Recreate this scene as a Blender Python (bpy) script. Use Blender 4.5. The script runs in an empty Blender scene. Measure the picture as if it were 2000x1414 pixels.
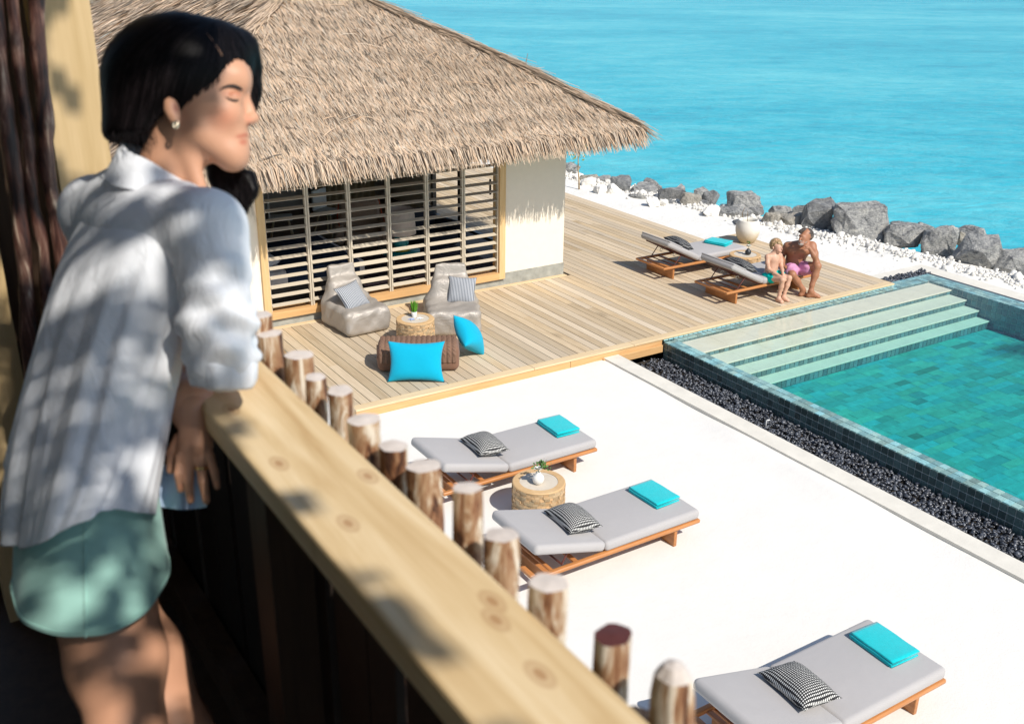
import bpy, bmesh, math, random
import numpy as np
from mathutils import Vector, Matrix, Euler
random.seed(7); RNG = np.random.default_rng(7)
R_ = math.radians
SC = bpy.context.scene
COL = SC.collection

# ---------------------------------------------------------------- camera
CAM_H = 5.6
YAW, PITCH, ROLL, FPX = R_(57.326), R_(22.076), R_(0.66), 1999.26
cF = np.array([math.cos(YAW)*math.cos(PITCH), math.sin(YAW)*math.cos(PITCH), -math.sin(PITCH)])
_r = np.array([math.sin(YAW), -math.cos(YAW), 0.0]); _u = np.cross(_r, cF)
cR = _r*math.cos(ROLL) + _u*math.sin(ROLL); cU = _u*math.cos(ROLL) - _r*math.sin(ROLL)
C0 = np.array([0, 0, CAM_H])
cam = bpy.data.cameras.new("camera"); camo = bpy.data.objects.new("camera", cam); COL.objects.link(camo)
camo.matrix_world = Matrix(((cR[0], cU[0], -cF[0], 0), (cR[1], cU[1], -cF[1], 0), (cR[2], cU[2], -cF[2], CAM_H), (0, 0, 0, 1)))
cam.sensor_width = 36; cam.lens = FPX/2000*36; cam.clip_start = 0.05; cam.clip_end = 6000
cam.dof.use_dof = True; cam.dof.focus_distance = 15.5; cam.dof.aperture_fstop = 5.4
SC.camera = camo

# ---------------------------------------------------------------- sky, sun, exposure
SUN_AZ, SUN_EL = R_(-80.0), R_(46.0)        # direction towards the sun, measured from +X
SUN_DIR = Vector((math.cos(SUN_AZ)*math.cos(SUN_EL), math.sin(SUN_AZ)*math.cos(SUN_EL), math.sin(SUN_EL)))
wd = bpy.data.worlds.new("World"); SC.world = wd; wd.use_nodes = True
nt = wd.node_tree; nt.nodes.clear()
sky = nt.nodes.new("ShaderNodeTexSky"); sky.sky_type = 'NISHITA'; sky.sun_disc = False
sky.sun_elevation = SUN_EL; sky.sun_rotation = R_(90) - SUN_AZ
sky.air_density = 1.0; sky.dust_density = 0.6; sky.ozone_density = 1.5
bg = nt.nodes.new("ShaderNodeBackground"); bg.inputs[1].default_value = 0.115
wo = nt.nodes.new("ShaderNodeOutputWorld")
nt.links.new(sky.outputs[0], bg.inputs[0]); nt.links.new(bg.outputs[0], wo.inputs[0])
sl = bpy.data.lights.new("sun", 'SUN'); sl.energy = 4.2; sl.angle = R_(0.53); sl.color = (1.0, 0.95, 0.87)
slo = bpy.data.objects.new("sun", sl); COL.objects.link(slo)
slo.rotation_euler = SUN_DIR.to_track_quat('Z', 'Y').to_euler(); slo.location = (0, -20, 30)
SC.view_settings.view_transform = 'Standard'; SC.view_settings.look = 'None'
SC.view_settings.exposure = 0.27; SC.view_settings.gamma = 1.0
SC.render.engine = 'CYCLES'
cy = SC.cycles
cy.max_bounces = 8; cy.transparent_max_bounces = 12; cy.diffuse_bounces = 4; cy.glossy_bounces = 3; cy.caustics_reflective = False; cy.caustics_refractive = False
cy.sample_clamp_indirect = 6.0
try:
    cy.use_denoising = True; cy.denoiser = 'OPENIMAGEDENOISE'
except Exception: pass

# ---------------------------------------------------------------- places seen in the photograph, turned into points
def ray(x, y): return cF + cR*((x-1000)/FPX) - cU*((y-707)/FPX)
def at(x, y, z): d = ray(x, y); return C0 + d*((z-CAM_H)/d[2])        # on a level plane
def atd(x, y, dep): return C0 + ray(x, y)*dep                         # at a distance
def atx(x, y, X): d = ray(x, y); return C0 + d*(X/d[0])               # on the plane x = X
def aty(x, y, Y): d = ray(x, y); return C0 + d*(Y/d[1])               # on the plane y = Y

# ---------------------------------------------------------------- materials
class NT:
    def __init__(s, name):
        s.m = bpy.data.materials.new(name); s.m.use_nodes = True; s.t = s.m.node_tree
        s.b = s.t.nodes["Principled BSDF"]; s.o = s.t.nodes["Material Output"]
    def n(s, kind, **kw):
        nd = s.t.nodes.new("ShaderNode"+kind)
        for k, v in kw.items(): setattr(nd, k, v)
        return nd
    def l(s, a, b): s.t.links.new(a, b)
    def val(s, v):
        nd = s.n("Value"); nd.outputs[0].default_value = v; return nd.outputs[0]
    def math(s, op, a, b=None, c=None, clamp=False):
        nd = s.n("Math", operation=op); nd.use_clamp = clamp
        for i, q in enumerate((a, b, c)):
            if q is None: continue
            if isinstance(q, (int, float)): nd.inputs[i].default_value = q
            else: s.l(q, nd.inputs[i])
        return nd.outputs[0]
    def mix(s, f, a, b, blend='MIX'):
        nd = s.n("Mix", data_type='RGBA', blend_type=blend)
        for k, q in ((0, f), (6, a), (7, b)):
            if isinstance(q, (int, float)): nd.inputs[k].default_value = q
            elif isinstance(q, (tuple, list)): nd.inputs[k].default_value = (*q[:3], 1)
            else: s.l(q, nd.inputs[k])
        return nd.outputs[2]
    def pos(s, coords='pos'):
        if coords == 'pos': return s.n("NewGeometry").outputs['Position']
        return s.n("TexCoord").outputs['Object']
    def mapping(s, vec, scale=(1, 1, 1), rot=(0, 0, 0), loc=(0, 0, 0)):
        mp = s.n("Mapping"); s.l(vec, mp.inputs[0]); mp.inputs['Scale'].default_value = scale
        mp.inputs['Rotation'].default_value = rot; mp.inputs['Location'].default_value = loc
        return mp.outputs[0]
    def noise(s, vec, scale=5, detail=3, rough=.55, dist=0):
        nd = s.n("TexNoise"); s.l(vec, nd.inputs['Vector']); nd.inputs['Scale'].default_value = scale
        nd.inputs['Detail'].default_value = detail; nd.inputs['Roughness'].default_value = rough
        nd.inputs['Distortion'].default_value = dist
        return nd.outputs['Fac']
    def ramp(s, f, stops):
        nd = s.n("ValToRGB"); s.l(f, nd.inputs[0]); e = nd.color_ramp.elements
        while len(e) < len(stops): e.new(0.5)
        for k, (p, c) in enumerate(stops):
            e[k].position = p; e[k].color = (*c[:3], 1) if isinstance(c, (tuple, list)) else (c, c, c, 1)
        return nd.outputs[0]
    def bump(s, h, strength=.3, dist=.02):
        nd = s.n("Bump"); s.l(h, nd.inputs['Height']); nd.inputs['Strength'].default_value = strength
        nd.inputs['Distance'].default_value = dist; s.l(nd.outputs[0], s.b.inputs['Normal'])
    def col(s, c):
        if isinstance(c, (tuple, list)): s.b.inputs['Base Color'].default_value = (*c[:3], 1)
        else: s.l(c, s.b.inputs['Base Color'])
    def set(s, rough=.6, spec=.5, metal=0, **kw):
        s.b.inputs['Roughness'].default_value = rough; s.b.inputs['Specular IOR Level'].default_value = spec
        s.b.inputs['Metallic'].default_value = metal
        for k, v in kw.items(): s.b.inputs[k.replace('_', ' ')].default_value = v

def plain(name, c, rough=.6, var=.12, scale=14, spec=.4, bump=0, bscale=60, rnd=0, tint=False, coords='obj', stretch=(1, 1, 1), metal=0, bdist=.01, detail=4, **kw):
    """A base colour with noise, optional per-object and per-face variation and fine relief."""
    q = NT(name); v = q.mapping(q.pos(coords), stretch)
    f = q.noise(v, scale, detail)
    c2 = q.mix(f, tuple(x*(1-var*1.6) for x in c), tuple(min(1, x*(1+var*1.1)) for x in c))
    if rnd:
        oi = q.n("ObjectInfo").outputs['Random']
        k = q.math('MULTIPLY_ADD', oi, 2*rnd, 1-rnd)
        cc = q.n("CombineColor"); [q.l(k, cc.inputs[i]) for i in range(3)]
        c2 = q.mix(1.0, c2, cc.outputs[0], 'MULTIPLY')
    if tint:
        a = q.n("Attribute", attribute_name="tint"); c2 = q.mix(1.0, c2, a.outputs['Color'], 'MULTIPLY')
    q.col(c2); q.set(rough, spec, metal, **kw)
    if bump: q.bump(q.noise(q.mapping(q.pos(coords), stretch), bscale, 5, .6), bump, bdist)
    return q.m

def wood(name, c1, c2, stretch=(1, 1, 1), scale=6, rnd=.15, rough=.6, coords='pos', knots=0, bump=.15, grey=0, spec=.3, hue=None):
    q = NT(name); p = q.pos(coords); v = q.mapping(p, stretch)
    g = q.noise(v, scale, 6, .62, .6); f2 = q.noise(v, scale*5, 3, .5)
    f = q.math('ADD', q.math('MULTIPLY', g, .7), q.math('MULTIPLY', f2, .3))
    c = q.ramp(f, ((.25, c1), (.5, tuple((a+b)/2 for a, b in zip(c1, c2))), (.75, c2)))
    if knots:
        vo = q.n("TexVoronoi", voronoi_dimensions='2D'); q.l(q.mapping(p, tuple(.35+.65*min(1, s/max(stretch)) for s in stretch)), vo.inputs['Vector']); vo.inputs['Scale'].default_value = knots
        kd = q.ramp(vo.outputs['Distance'], ((.0, 1.0), (.03, .7), (.06, 0.0)))
        c = q.mix(q.math('MULTIPLY', kd, .5), c, tuple(x*.5 for x in c1))
    if hue:
        oi = q.n("ObjectInfo").outputs['Random']
        h = q.math('FRACT', q.math('MULTIPLY', oi, 37.3))
        c = q.mix(q.math('MULTIPLY', h, .45), c, hue)
    if rnd:
        oi = q.n("ObjectInfo").outputs['Random']; k = q.math('MULTIPLY_ADD', oi, 2*rnd, 1-rnd)
        cc = q.n("CombineColor"); [q.l(k, cc.inputs[i]) for i in range(3)]
        c = q.mix(1.0, c, cc.outputs[0], 'MULTIPLY')
    q.col(c); q.set(rough, spec)
    if bump: q.bump(f, bump, .006)
    return q.m

# ---------------------------------------------------------------- mesh helpers
def finish(me, smooth):
    if smooth: me.polygons.foreach_set("use_smooth", [True]*len(me.polygons))
    me.update(); return me
def mesh_np(name, V, Fc, tint=None, smooth=False):
    """V (n,3); Fc list of faces or an (m,k) array; tint (m,3) per face."""
    V = np.asarray(V, float); me = bpy.data.meshes.new(name)
    if isinstance(Fc, np.ndarray):
        m, k = Fc.shape
        me.vertices.add(len(V)); me.vertices.foreach_set("co", V.astype(np.float32).ravel())
        me.loops.add(m*k); me.loops.foreach_set("vertex_index", Fc.astype(np.int32).ravel())
        me.polygons.add(m); me.polygons.foreach_set("loop_start", np.arange(0, m*k, k, dtype=np.int32))
        try: me.polygons.foreach_set("loop_total", np.full(m, k, dtype=np.int32))
        except Exception: pass
        me.update(calc_edges=True); me.validate()
    else:
        me.from_pydata([tuple(v) for v in V], [], [tuple(f) for f in Fc])
    if tint is not None:
        a = me.color_attributes.new("tint", 'FLOAT_COLOR', 'CORNER')
        tot = np.array([p.loop_total for p in me.polygons]) if not isinstance(Fc, np.ndarray) else np.full(len(me.polygons), Fc.shape[1])
        c = np.repeat(np.asarray(tint, float), tot, axis=0)
        a.data.foreach_set("color", np.concatenate([c, np.ones((len(c), 1))], 1).astype(np.float32).ravel())
    return finish(me, smooth)
def ob(name, me, m, parent=None, loc=(0, 0, 0), rot=(0, 0, 0), scale=(1, 1, 1)):
    o = bpy.data.objects.new(name, me); COL.objects.link(o)
    if m is not None and me is not None and not me.materials: me.materials.append(m)
    o.location = loc; o.rotation_euler = rot; o.scale = scale
    if parent is not None: o.parent = parent
    return o
def tag(o, label=None, cat=None, group=None, kind=None):
    if label: o["label"] = label
    if cat: o["category"] = cat
    if group: o["group"] = group
    if kind: o["kind"] = kind
    return o
def thing(name, label, cat, loc=(0, 0, 0), rz=0, group=None):
    o = bpy.data.objects.new(name, None); COL.objects.link(o); o.empty_display_size = .2
    o.location = loc; o.rotation_euler = (0, 0, rz)
    return tag(o, label, cat, group)
def struct(name, me, m, **k): return tag(ob(name, me, m, **k), kind="structure")

class MB:
    """Collects shapes into one mesh."""
    def __init__(s): s.v = []; s.f = []; s.t = []
    def add(s, V, Fc, tint=(1, 1, 1)):
        b = len(s.v); s.v += [tuple(map(float, p)) for p in V]; s.f += [tuple(b+i for i in f) for f in Fc]; s.t += [tint]*len(Fc); return s
    def box(s, lo, hi, tint=(1, 1, 1)):
        (a, b, c), (d, e, f) = lo, hi
        return s.add([(a, b, c), (d, b, c), (d, e, c), (a, e, c), (a, b, f), (d, b, f), (d, e, f), (a, e, f)],
              [(0, 3, 2, 1), (4, 5, 6, 7), (0, 1, 5, 4), (1, 2, 6, 5), (2, 3, 7, 6), (3, 0, 4, 7)], tint)
    def bar(s, p, q, w, h, up=(0, 0, 1), tint=(1, 1, 1)):
        p, q = Vector(p), Vector(q); d = (q-p).normalized(); u = Vector(up); x = d.cross(u).normalized(); u = x.cross(d)
        V = [p+x*(i*w/2)+u*(j*h/2) for i, j in ((-1, -1), (1, -1), (1, 1), (-1, 1))] + [q+x*(i*w/2)+u*(j*h/2) for i, j in ((-1, -1), (1, -1), (1, 1), (-1, 1))]
        return s.add(V, [(0, 1, 2, 3), (7, 6, 5, 4), (0, 4, 5, 1), (1, 5, 6, 2), (2, 6, 7, 3), (3, 7, 4, 0)], tint)
    def tube(s, P, rad, n=10, cap=True, tint=(1, 1, 1), wob=None):
        P = [Vector(p) for p in P]; rad = rad if isinstance(rad, (list, tuple)) else [rad]*len(P); V = []; Fc = []
        t0 = (P[1]-P[0]).normalized(); x = t0.orthogonal().normalized()
        for i, p in enumerate(P):
            t = (P[min(i+1, len(P)-1)]-P[max(i-1, 0)]).normalized(); x = (x - t*x.dot(t)).normalized(); y = t.cross(x)
            for k in range(n):
                a = 2*math.pi*k/n; r = rad[i]*(wob(i, k) if wob else 1)
                V.append(p+x*(math.cos(a)*r)+y*(math.sin(a)*r))
        for i in range(len(P)-1):
            for k in range(n):
                a = i*n+k; b = i*n+(k+1) % n; Fc.append((a, b, b+n, a+n))
        if cap: Fc += [tuple(range(n-1, -1, -1)), tuple(range((len(P)-1)*n, len(P)*n))]
        return s.add(V, Fc, tint)
    def lathe(s, prof, n=28, c=(0, 0), tint=(1, 1, 1), cap=True):
        V = []; Fc = []
        for r, z in prof:
            for k in range(n): a = 2*math.pi*k/n; V.append((c[0]+r*math.cos(a), c[1]+r*math.sin(a), z))
        for i in range(len(prof)-1):
            for k in range(n): a = i*n+k; b = i*n+(k+1) % n; Fc.append((a, b, b+n, a+n))
        if cap: Fc += [tuple(range(n-1, -1, -1)), tuple(range((len(prof)-1)*n, len(prof)*n))]
        return s.add(V, Fc, tint)
    def mesh(s, name="m", smooth=False, tint=False): return mesh_np(name, np.array(s.v), s.f, s.t if tint else None, smooth)
    def obj(s, name, m, parent=None, smooth=False, tint=False, **k): return ob(name, s.mesh(name, smooth, tint), m, parent, **k)

def rbox_mesh(name, size, r=.01, seg=2, smooth=True, centre=(0, 0, 0)):
    bm = bmesh.new(); bmesh.ops.create_cube(bm, size=1)
    for v in bm.verts: v.co = Vector((v.co.x*size[0]+centre[0], v.co.y*size[1]+centre[1], v.co.z*size[2]+centre[2]))
    bmesh.ops.bevel(bm, geom=bm.edges[:], offset=r, segments=seg, profile=.5, affect='EDGES')
    me = bpy.data.meshes.new(name); bm.to_mesh(me); bm.free(); return finish(me, smooth)
def pillow_mesh(name, w, h, t, n=22, ear=.06, puff=.45, crumple=.0, seed=0):
    """A stuffed cushion lying in its own xy plane."""
    rg = np.random.default_rng(seed); u = np.linspace(-1, 1, n); X, Y = np.meshgrid(u, u, indexing='ij')
    pin = 1-ear*(1-X**2)*np.abs(Y)**3; pin2 = 1-ear*(1-Y**2)*np.abs(X)**3
    Z = np.clip((1-np.abs(X)**2.6)*(1-np.abs(Y)**2.6), 0, 1)**puff*t/2
    ph = rg.uniform(0, 6, 6); Z = Z*(1+crumple*(np.sin(5*X+ph[0]+3*Y)+np.sin(4*Y-3*X+ph[1])+np.sin(9*X*Y+ph[2])))
    xs, ys = X*w/2*pin2, Y*h/2*pin
    top = np.stack([xs, ys, Z], -1).reshape(-1, 3); bot = np.stack([xs, ys, -Z*.9], -1).reshape(-1, 3)
    idx = np.arange(n*n).reshape(n, n); a, b, c, d = idx[:-1, :-1].ravel(), idx[1:, :-1].ravel(), idx[1:, 1:].ravel(), idx[:-1, 1:].ravel()
    Fc = np.concatenate([np.stack([a, b, c, d], 1), np.stack([a, d, c, b], 1)+n*n])
    me = mesh_np(name, np.concatenate([top, bot]), Fc, None, True)
    bm = bmesh.new(); bm.from_mesh(me); bmesh.ops.remove_doubles(bm, verts=bm.verts, dist=.0008); bm.to_mesh(me); bm.free()
    return finish(me, True)
def loft_mesh(name, rings, closed=True, smooth=True, caps=False):
    """rings: list of (n,3) arrays."""
    n = len(rings[0]); V = np.concatenate(rings); Fc = []
    for i in range(len(rings)-1):
        for k in range(n if closed else n-1):
            a = i*n+k; b = i*n+(k+1) % n; Fc.append((a, b, b+n, a+n))
    if caps: Fc += [tuple(range(n-1, -1, -1)), tuple(range((len(rings)-1)*n, len(rings)*n))]
    return mesh_np(name, V, Fc, None, smooth)
def copy_tree(o, parent=None):
    c = o.copy(); COL.objects.link(c); c.parent = parent
    for ch in list(o.children): copy_tree(ch, c)
    return c

# ---------------------------------------------------------------- soft bodies: distance fields blended and skinned
class SDF:
    def __init__(s): s.p = []
    def cone(s, a, b, r1, r2, k=.03, sub=False): s.p.append(('c', np.array(a, float), np.array(b, float), r1, r2, k, sub)); return s
    def ball(s, c, r, k=.03, sub=False): return s.cone(c, c, r, r, k, sub)
    def ell(s, c, rad, axes=None, k=.03, sub=False):
        s.p.append(('e', np.array(c, float), np.array(rad, float), np.eye(3) if axes is None else np.array(axes, float), 0, k, sub)); return s
    def rbox(s, c, half, rd, axes=None, k=.03, taper=0, sub=False):
        s.p.append(('b', np.array(c, float), np.array(half, float), np.eye(3) if axes is None else np.array(axes, float), (rd, taper), k, sub)); return s
    def chain(s, pts, k=.03):
        for (a, r1), (b, r2) in zip(pts[:-1], pts[1:]): s.cone(a, b, r1, r2, k)
        return s
    def bb(s, q):
        if q[0] == 'c': m = max(q[3], q[4]); return np.minimum(q[1], q[2])-m, np.maximum(q[1], q[2])+m
        e = np.abs(q[3].T)@q[2]; return q[1]-e, q[1]+e
    def mesh(s, name, res, deform=None, smooth=True, relax=1):
        bbs = [s.bb(q) for q in s.p if not q[6]]
        lo = np.min([b[0] for b in bbs], 0)-3*res; hi = np.max([b[1] for b in bbs], 0)+3*res
        n = np.ceil((hi-lo)/res).astype(int)+1; Fv = np.full(n, 9.0, np.float32)
        ax = [lo[i]+np.arange(n[i])*res for i in range(3)]
        for q in s.p:
            k = q[5]; b0, b1 = s.bb(q); mg = k+3*res
            i0 = np.clip(np.floor((b0-mg-lo)/res).astype(int), 0, n); i1 = np.clip(np.ceil((b1+mg-lo)/res).astype(int)+1, 0, n)
            if (i1 <= i0).any(): continue
            P = np.stack(np.meshgrid(*[ax[i][i0[i]:i1[i]] for i in range(3)], indexing='ij'), -1)
            if q[0] == 'c':
                a, b = q[1], q[2]; ab = b-a; L = ab@ab
                t = np.clip(((P-a)@ab)/L, 0, 1) if L > 1e-12 else np.zeros(P.shape[:-1])
                d = np.linalg.norm(P-a-t[..., None]*ab, axis=-1)-(q[3]+(q[4]-q[3])*t)
            elif q[0] == 'e':
                l = (P-q[1])@q[3].T; k0 = np.linalg.norm(l/q[2], axis=-1); k1 = np.linalg.norm(l/q[2]**2, axis=-1)
                d = k0*(k0-1)/np.maximum(k1, 1e-6)
            else:
                l = (P-q[1])@q[3].T; rd, tp = q[4]
                hs = q[2][None, None, None, :]*np.ones_like(l); f = 1-tp*(l[..., 2]/q[2][2]*.5+.5); hs[..., 0] *= f; hs[..., 1] *= f
                w = np.abs(l)-(hs-rd); d = np.linalg.norm(np.maximum(w, 0), axis=-1)+np.minimum(w.max(-1), 0)-rd
            sl = tuple(slice(i0[i], i1[i]) for i in range(3)); A = Fv[sl]
            if q[6]: h = np.maximum(k-np.abs(A+d), 0)/k; Fv[sl] = np.maximum(A, -d)+h*h*k/4
            else: h = np.maximum(k-np.abs(A-d), 0)/k; Fv[sl] = np.minimum(A, d)-h*h*k/4
        return nets(name, Fv, lo, res, deform, smooth, relax)
def nets(name, Fv, lo, res, deform=None, smooth=True, relax=1):
    S = Fv < 0; c = [(i, j, k) for i in (0, 1) for j in (0, 1) for k in (0, 1)]
    def sub(A, o): return A[o[0]:A.shape[0]-1+o[0], o[1]:A.shape[1]-1+o[1], o[2]:A.shape[2]-1+o[2]]
    cnt = sum(sub(S, o).astype(np.int8) for o in c); mask = (cnt > 0) & (cnt < 8)
    I = np.argwhere(mask); idx = np.full(mask.shape, -1, np.int64); idx[mask] = np.arange(len(I))
    acc = np.zeros((len(I), 3)); w = np.zeros(len(I))
    for a in c:
        for d in range(3):
            if a[d]: continue
            b = list(a); b[d] = 1
            fa = Fv[I[:, 0]+a[0], I[:, 1]+a[1], I[:, 2]+a[2]]; fb = Fv[I[:, 0]+b[0], I[:, 1]+b[1], I[:, 2]+b[2]]
            m = (fa < 0) != (fb < 0); t = np.where(m, fa/np.where(m, fa-fb, 1), 0)
            p = np.tile(np.array(a, float), (len(I), 1)); p[:, d] += t
            acc[m] += p[m]; w[m] += 1
    V = lo+(I+acc/w[:, None])*res; Q = []
    for d in range(3):
        e1, e2 = (d+1) % 3, (d+2) % 3
        s0 = [slice(None)]*3; s1 = [slice(None)]*3; s0[d] = slice(0, -1); s1[d] = slice(1, None)
        A, B = S[tuple(s0)], S[tuple(s1)]; E = np.argwhere(A != B); fl = A[tuple(E.T)]
        ok = (E[:, e1] > 0) & (E[:, e2] > 0) & (E[:, e1] < mask.shape[e1]) & (E[:, e2] < mask.shape[e2]); E = E[ok]; fl = fl[ok]
        def g(o1, o2):
            X = E.copy(); X[:, e1] -= o1; X[:, e2] -= o2; return idx[tuple(X.T)]
        q = np.stack([g(1, 1), g(0, 1), g(0, 0), g(1, 0)], 1); q[~fl] = q[~fl][:, ::-1]; Q.append(q)
    Q = np.concatenate(Q); Q = Q[(Q >= 0).all(1)]
    for _ in range(relax):
        s = np.zeros_like(V); n = np.zeros(len(V))
        for k in range(4):
            np.add.at(s, Q[:, k], V[Q[:, (k+1) % 4]]); np.add.at(n, Q[:, k], 1)
            np.add.at(s, Q[:, k], V[Q[:, (k-1) % 4]]); np.add.at(n, Q[:, k], 1)
        V = V*.4+.6*s/np.maximum(n, 1)[:, None]
    if deform is not None: V = deform(V)
    return mesh_np(name, V, Q, None, smooth)
def paint(me, blobs, base=(1, 1, 1)):
    """Per-vertex tint patches: (centre, radius, colour, softness)."""
    co = np.zeros(len(me.vertices)*3); me.vertices.foreach_get("co", co); co = co.reshape(-1, 3)
    c = np.tile(np.array(base, float), (len(co), 1))
    for ctr, r, colr, *s in blobs:
        d = np.linalg.norm((co-np.array(ctr))/np.array(r), axis=1); f = np.clip((1-d)/(s[0] if s else .4), 0, 1)[:, None]
        c = c*(1-f)+np.array(colr)*f
    a = me.color_attributes.new("tint", 'FLOAT_COLOR', 'POINT')
    a.data.foreach_set("color", np.concatenate([c, np.ones((len(c), 1))], 1).astype(np.float32).ravel())
    return me

# ================================================================ materials
WATER_Z = 0.076; DECK = 0.13; SEA_Z = -0.75
def m_sand(name, c, sc=1.0, rel=.25):
    q = NT(name); p = q.pos(); f = q.noise(p, 2.2*sc, 5, .6); g = q.noise(p, 160, 2, .6)
    q.col(q.mix(q.math('ADD', q.math('MULTIPLY', f, .6), q.math('MULTIPLY', g, .4)), tuple(x*.9 for x in c), tuple(min(1, x*1.06) for x in c)))
    q.set(.95, .15); h = q.math('ADD', q.noise(p, 5, 5, .6), q.math('MULTIPLY', q.noise(p, 42, 4, .65), .35)); q.bump(h, rel, .05); return q.m
MAT_SAND = m_sand("white_sand", (.755, .725, .672), 1, .14)
MAT_BEACH = m_sand("coral_sand", (.78, .755, .70), 3, .6)
def m_sea():
    q = NT("sea_water"); p = q.pos(); a = -YAW + R_(90)
    v = q.mapping(p, (1, 1, 1), (0, 0, a))                      # streaks lie across the wind
    vs = q.mapping(v, (.55, 1.0, 1))
    big = q.noise(q.mapping(v, (.4, 1, 1)), .05, 4, .6); mid = q.noise(vs, .42, 5, .62, .5); fine = q.noise(vs, 2.2, 5, .65, .6)
    f = q.math('ADD', q.math('ADD', q.math('MULTIPLY', big, .5), q.math('MULTIPLY', mid, .30)), q.math('MULTIPLY', fine, .26))
    c = q.ramp(f, ((.34, (.000, .235, .355)), (.50, (.018, .405, .515)), (.68, (.13, .56, .62))))
    q.col(c); q.set(.25, .16, IOR=1.33)
    h = q.math('ADD', q.math('MULTIPLY', q.noise(vs, 1.1, 6, .62, .4), 1.0), q.math('MULTIPLY', q.noise(vs, 6, 4, .6, .4), .25)); q.bump(h, .85, .22); return q.m
MAT_SEA = m_sea()
def m_water():
    q = NT("pool_water"); t = q.t; t.nodes.remove(q.b); p = q.pos()
    bm = q.n("Bump"); q.l(q.noise(p, 5.5, 3, .55, .6), bm.inputs['Height']); bm.inputs['Strength'].default_value = .2; bm.inputs['Distance'].default_value = .03
    fr = q.n("Fresnel"); fr.inputs['IOR'].default_value = 1.33; q.l(bm.outputs[0], fr.inputs['Normal'])
    gl = q.n("BsdfGlossy"); gl.inputs['Roughness'].default_value = .03; q.l(bm.outputs[0], gl.inputs['Normal'])
    tr = q.n("BsdfTransparent"); mx = q.n("MixShader"); q.l(fr.outputs[0], mx.inputs[0]); q.l(tr.outputs[0], mx.inputs[1]); q.l(gl.outputs[0], mx.inputs[2])
    q.l(mx.outputs[0], q.o.inputs[0]); return q.m
MAT_WATER = m_water()
def m_waterbody():
    q = NT("pool_water_body"); q.t.nodes.remove(q.b)
    tr = q.n("BsdfTransparent"); q.l(tr.outputs[0], q.o.inputs[0])
    va = q.n("VolumeAbsorption"); va.inputs[0].default_value = (.20, .88, .90, 1); va.inputs[1].default_value = .62
    q.l(va.outputs[0], q.o.inputs[1]); return q.m
MAT_WBODY = m_waterbody()
DK1, DK2 = (.39, .27, .145), (.64, .51, .34)
MAT_PLANK = wood("weathered_deck_timber", DK1, DK2, (9, .5, 9), 2.6, .14, .75, knots=.9, bump=.25, hue=(.62, .55, .455))
MAT_TRIMX = wood("pale_pine_along_x", (.56, .40, .22), (.76, .60, .38), (.5, 9, 9), 2.6, .05, .6, knots=.5, bump=.1)
MAT_FASC = wood("fresh_pine_fascia", (.50, .27, .10), (.72, .46, .22), (.45, 6, 9), 2.4, .06, .6, knots=.6, bump=.12)
MAT_PINE_Z = wood("pine_upright", (.58, .36, .15), (.74, .53, .28), (8, 8, .4), 2.4, .05, .55, knots=.6, bump=.1)
MAT_DARKTIMBER = plain("dark_joists", (.05, .04, .03), .9)
MAT_TILE = plain("green_stone_tile", (.085, .135, .125), .2, .35, 30, .5, tint=True, coords='pos', rnd=.45)
MAT_TILE2 = plain("green_stone_tile_joined", (.075, .120, .112), .25, .3, 30, .5, tint=True, coords='pos')
MAT_GROUT = plain("grout", (.60, .63, .60), .8, coords='pos')
MAT_FLOORT = plain("pool_floor_stone", (.055, .47, .43), .5, .25, 9, .3, tint=True, coords='pos')
MAT_TREAD = plain("cream_step_stone", (.82, .78, .64), .6, .08, 3, .3, coords='pos')
MAT_CONC = plain("pale_concrete", (.70, .66, .575), .85, .12, 5, .2, bump=.2, bscale=40, coords='pos')
MAT_PLINTH = plain("grey_cement", (.36, .36, .32), .9, .35, 7, .2, bump=.2, bscale=40, coords='pos')
MAT_WALL = plain("cream_plaster", (.84, .755, .62), .9, .04, 9, .15, bump=.12, bscale=70, coords='pos')
MAT_PEB = plain("black_pebble", (.068, .073, .085), .24, .3, 60, .6, tint=True, coords='pos')
def m_rock():
    q = NT("grey_rock"); p = q.pos(); oi = q.n("ObjectInfo").outputs['Random']
    f = q.noise(p, 4.6, 8, .72, 1.2); g = q.noise(q.mapping(p, (1, 1, 3), (.6, .4, 0)), 15, 6, .72, .5)
    k = q.math('ADD', q.math('MULTIPLY', f, .55), q.math('MULTIPLY', g, .45))
    c = q.ramp(k, ((.36, (.06, .065, .07)), (.45, (.25, .25, .245)), (.55, (.43, .42, .39)), (.66, (.68, .65, .58))))
    c = q.mix(q.math('MULTIPLY', q.math('GREATER_THAN', oi, .72), .45), c, (.46, .39, .28)); c = q.mix(q.math('MULTIPLY', q.math('LESS_THAN', oi, .3), .45), c, (.10, .11, .125))
    q.col(c); q.set(.85, .3); q.bump(q.math('ADD', q.noise(p, 7, 8, .7), q.math('MULTIPLY', q.noise(p, 40, 4, .6), .3)), 1.0, .10); return q.m
MAT_ROCK = m_rock()
MAT_CORAL = plain("white_coral_stone", (.80, .77, .71), .95, .15, 20, .1, bump=.5, bscale=40, tint=True, coords='pos', bdist=.02)
def m_thatch(name, dark=False):
    q = NT(name); a = q.n("Attribute", attribute_name="tint").outputs['Color']
    f = q.noise(q.pos(), .9, 3, .6); c = q.mix(f, (.43, .315, .215), (.60, .46, .335))
    q.col(q.mix(1.0, c, a, 'MULTIPLY')); q.set(.8, .15); return q.m
MAT_THATCH = m_thatch("palm_thatch")
MAT_THATCH_BASE = plain("thatch_underlayer", (.16, .11, .07), .95, .3, 12, .1, coords='pos')
MAT_LOUVRE = plain("champagne_louvre_metal", (.58, .50, .385), .42, .05, 9, .5, coords='pos')
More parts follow.
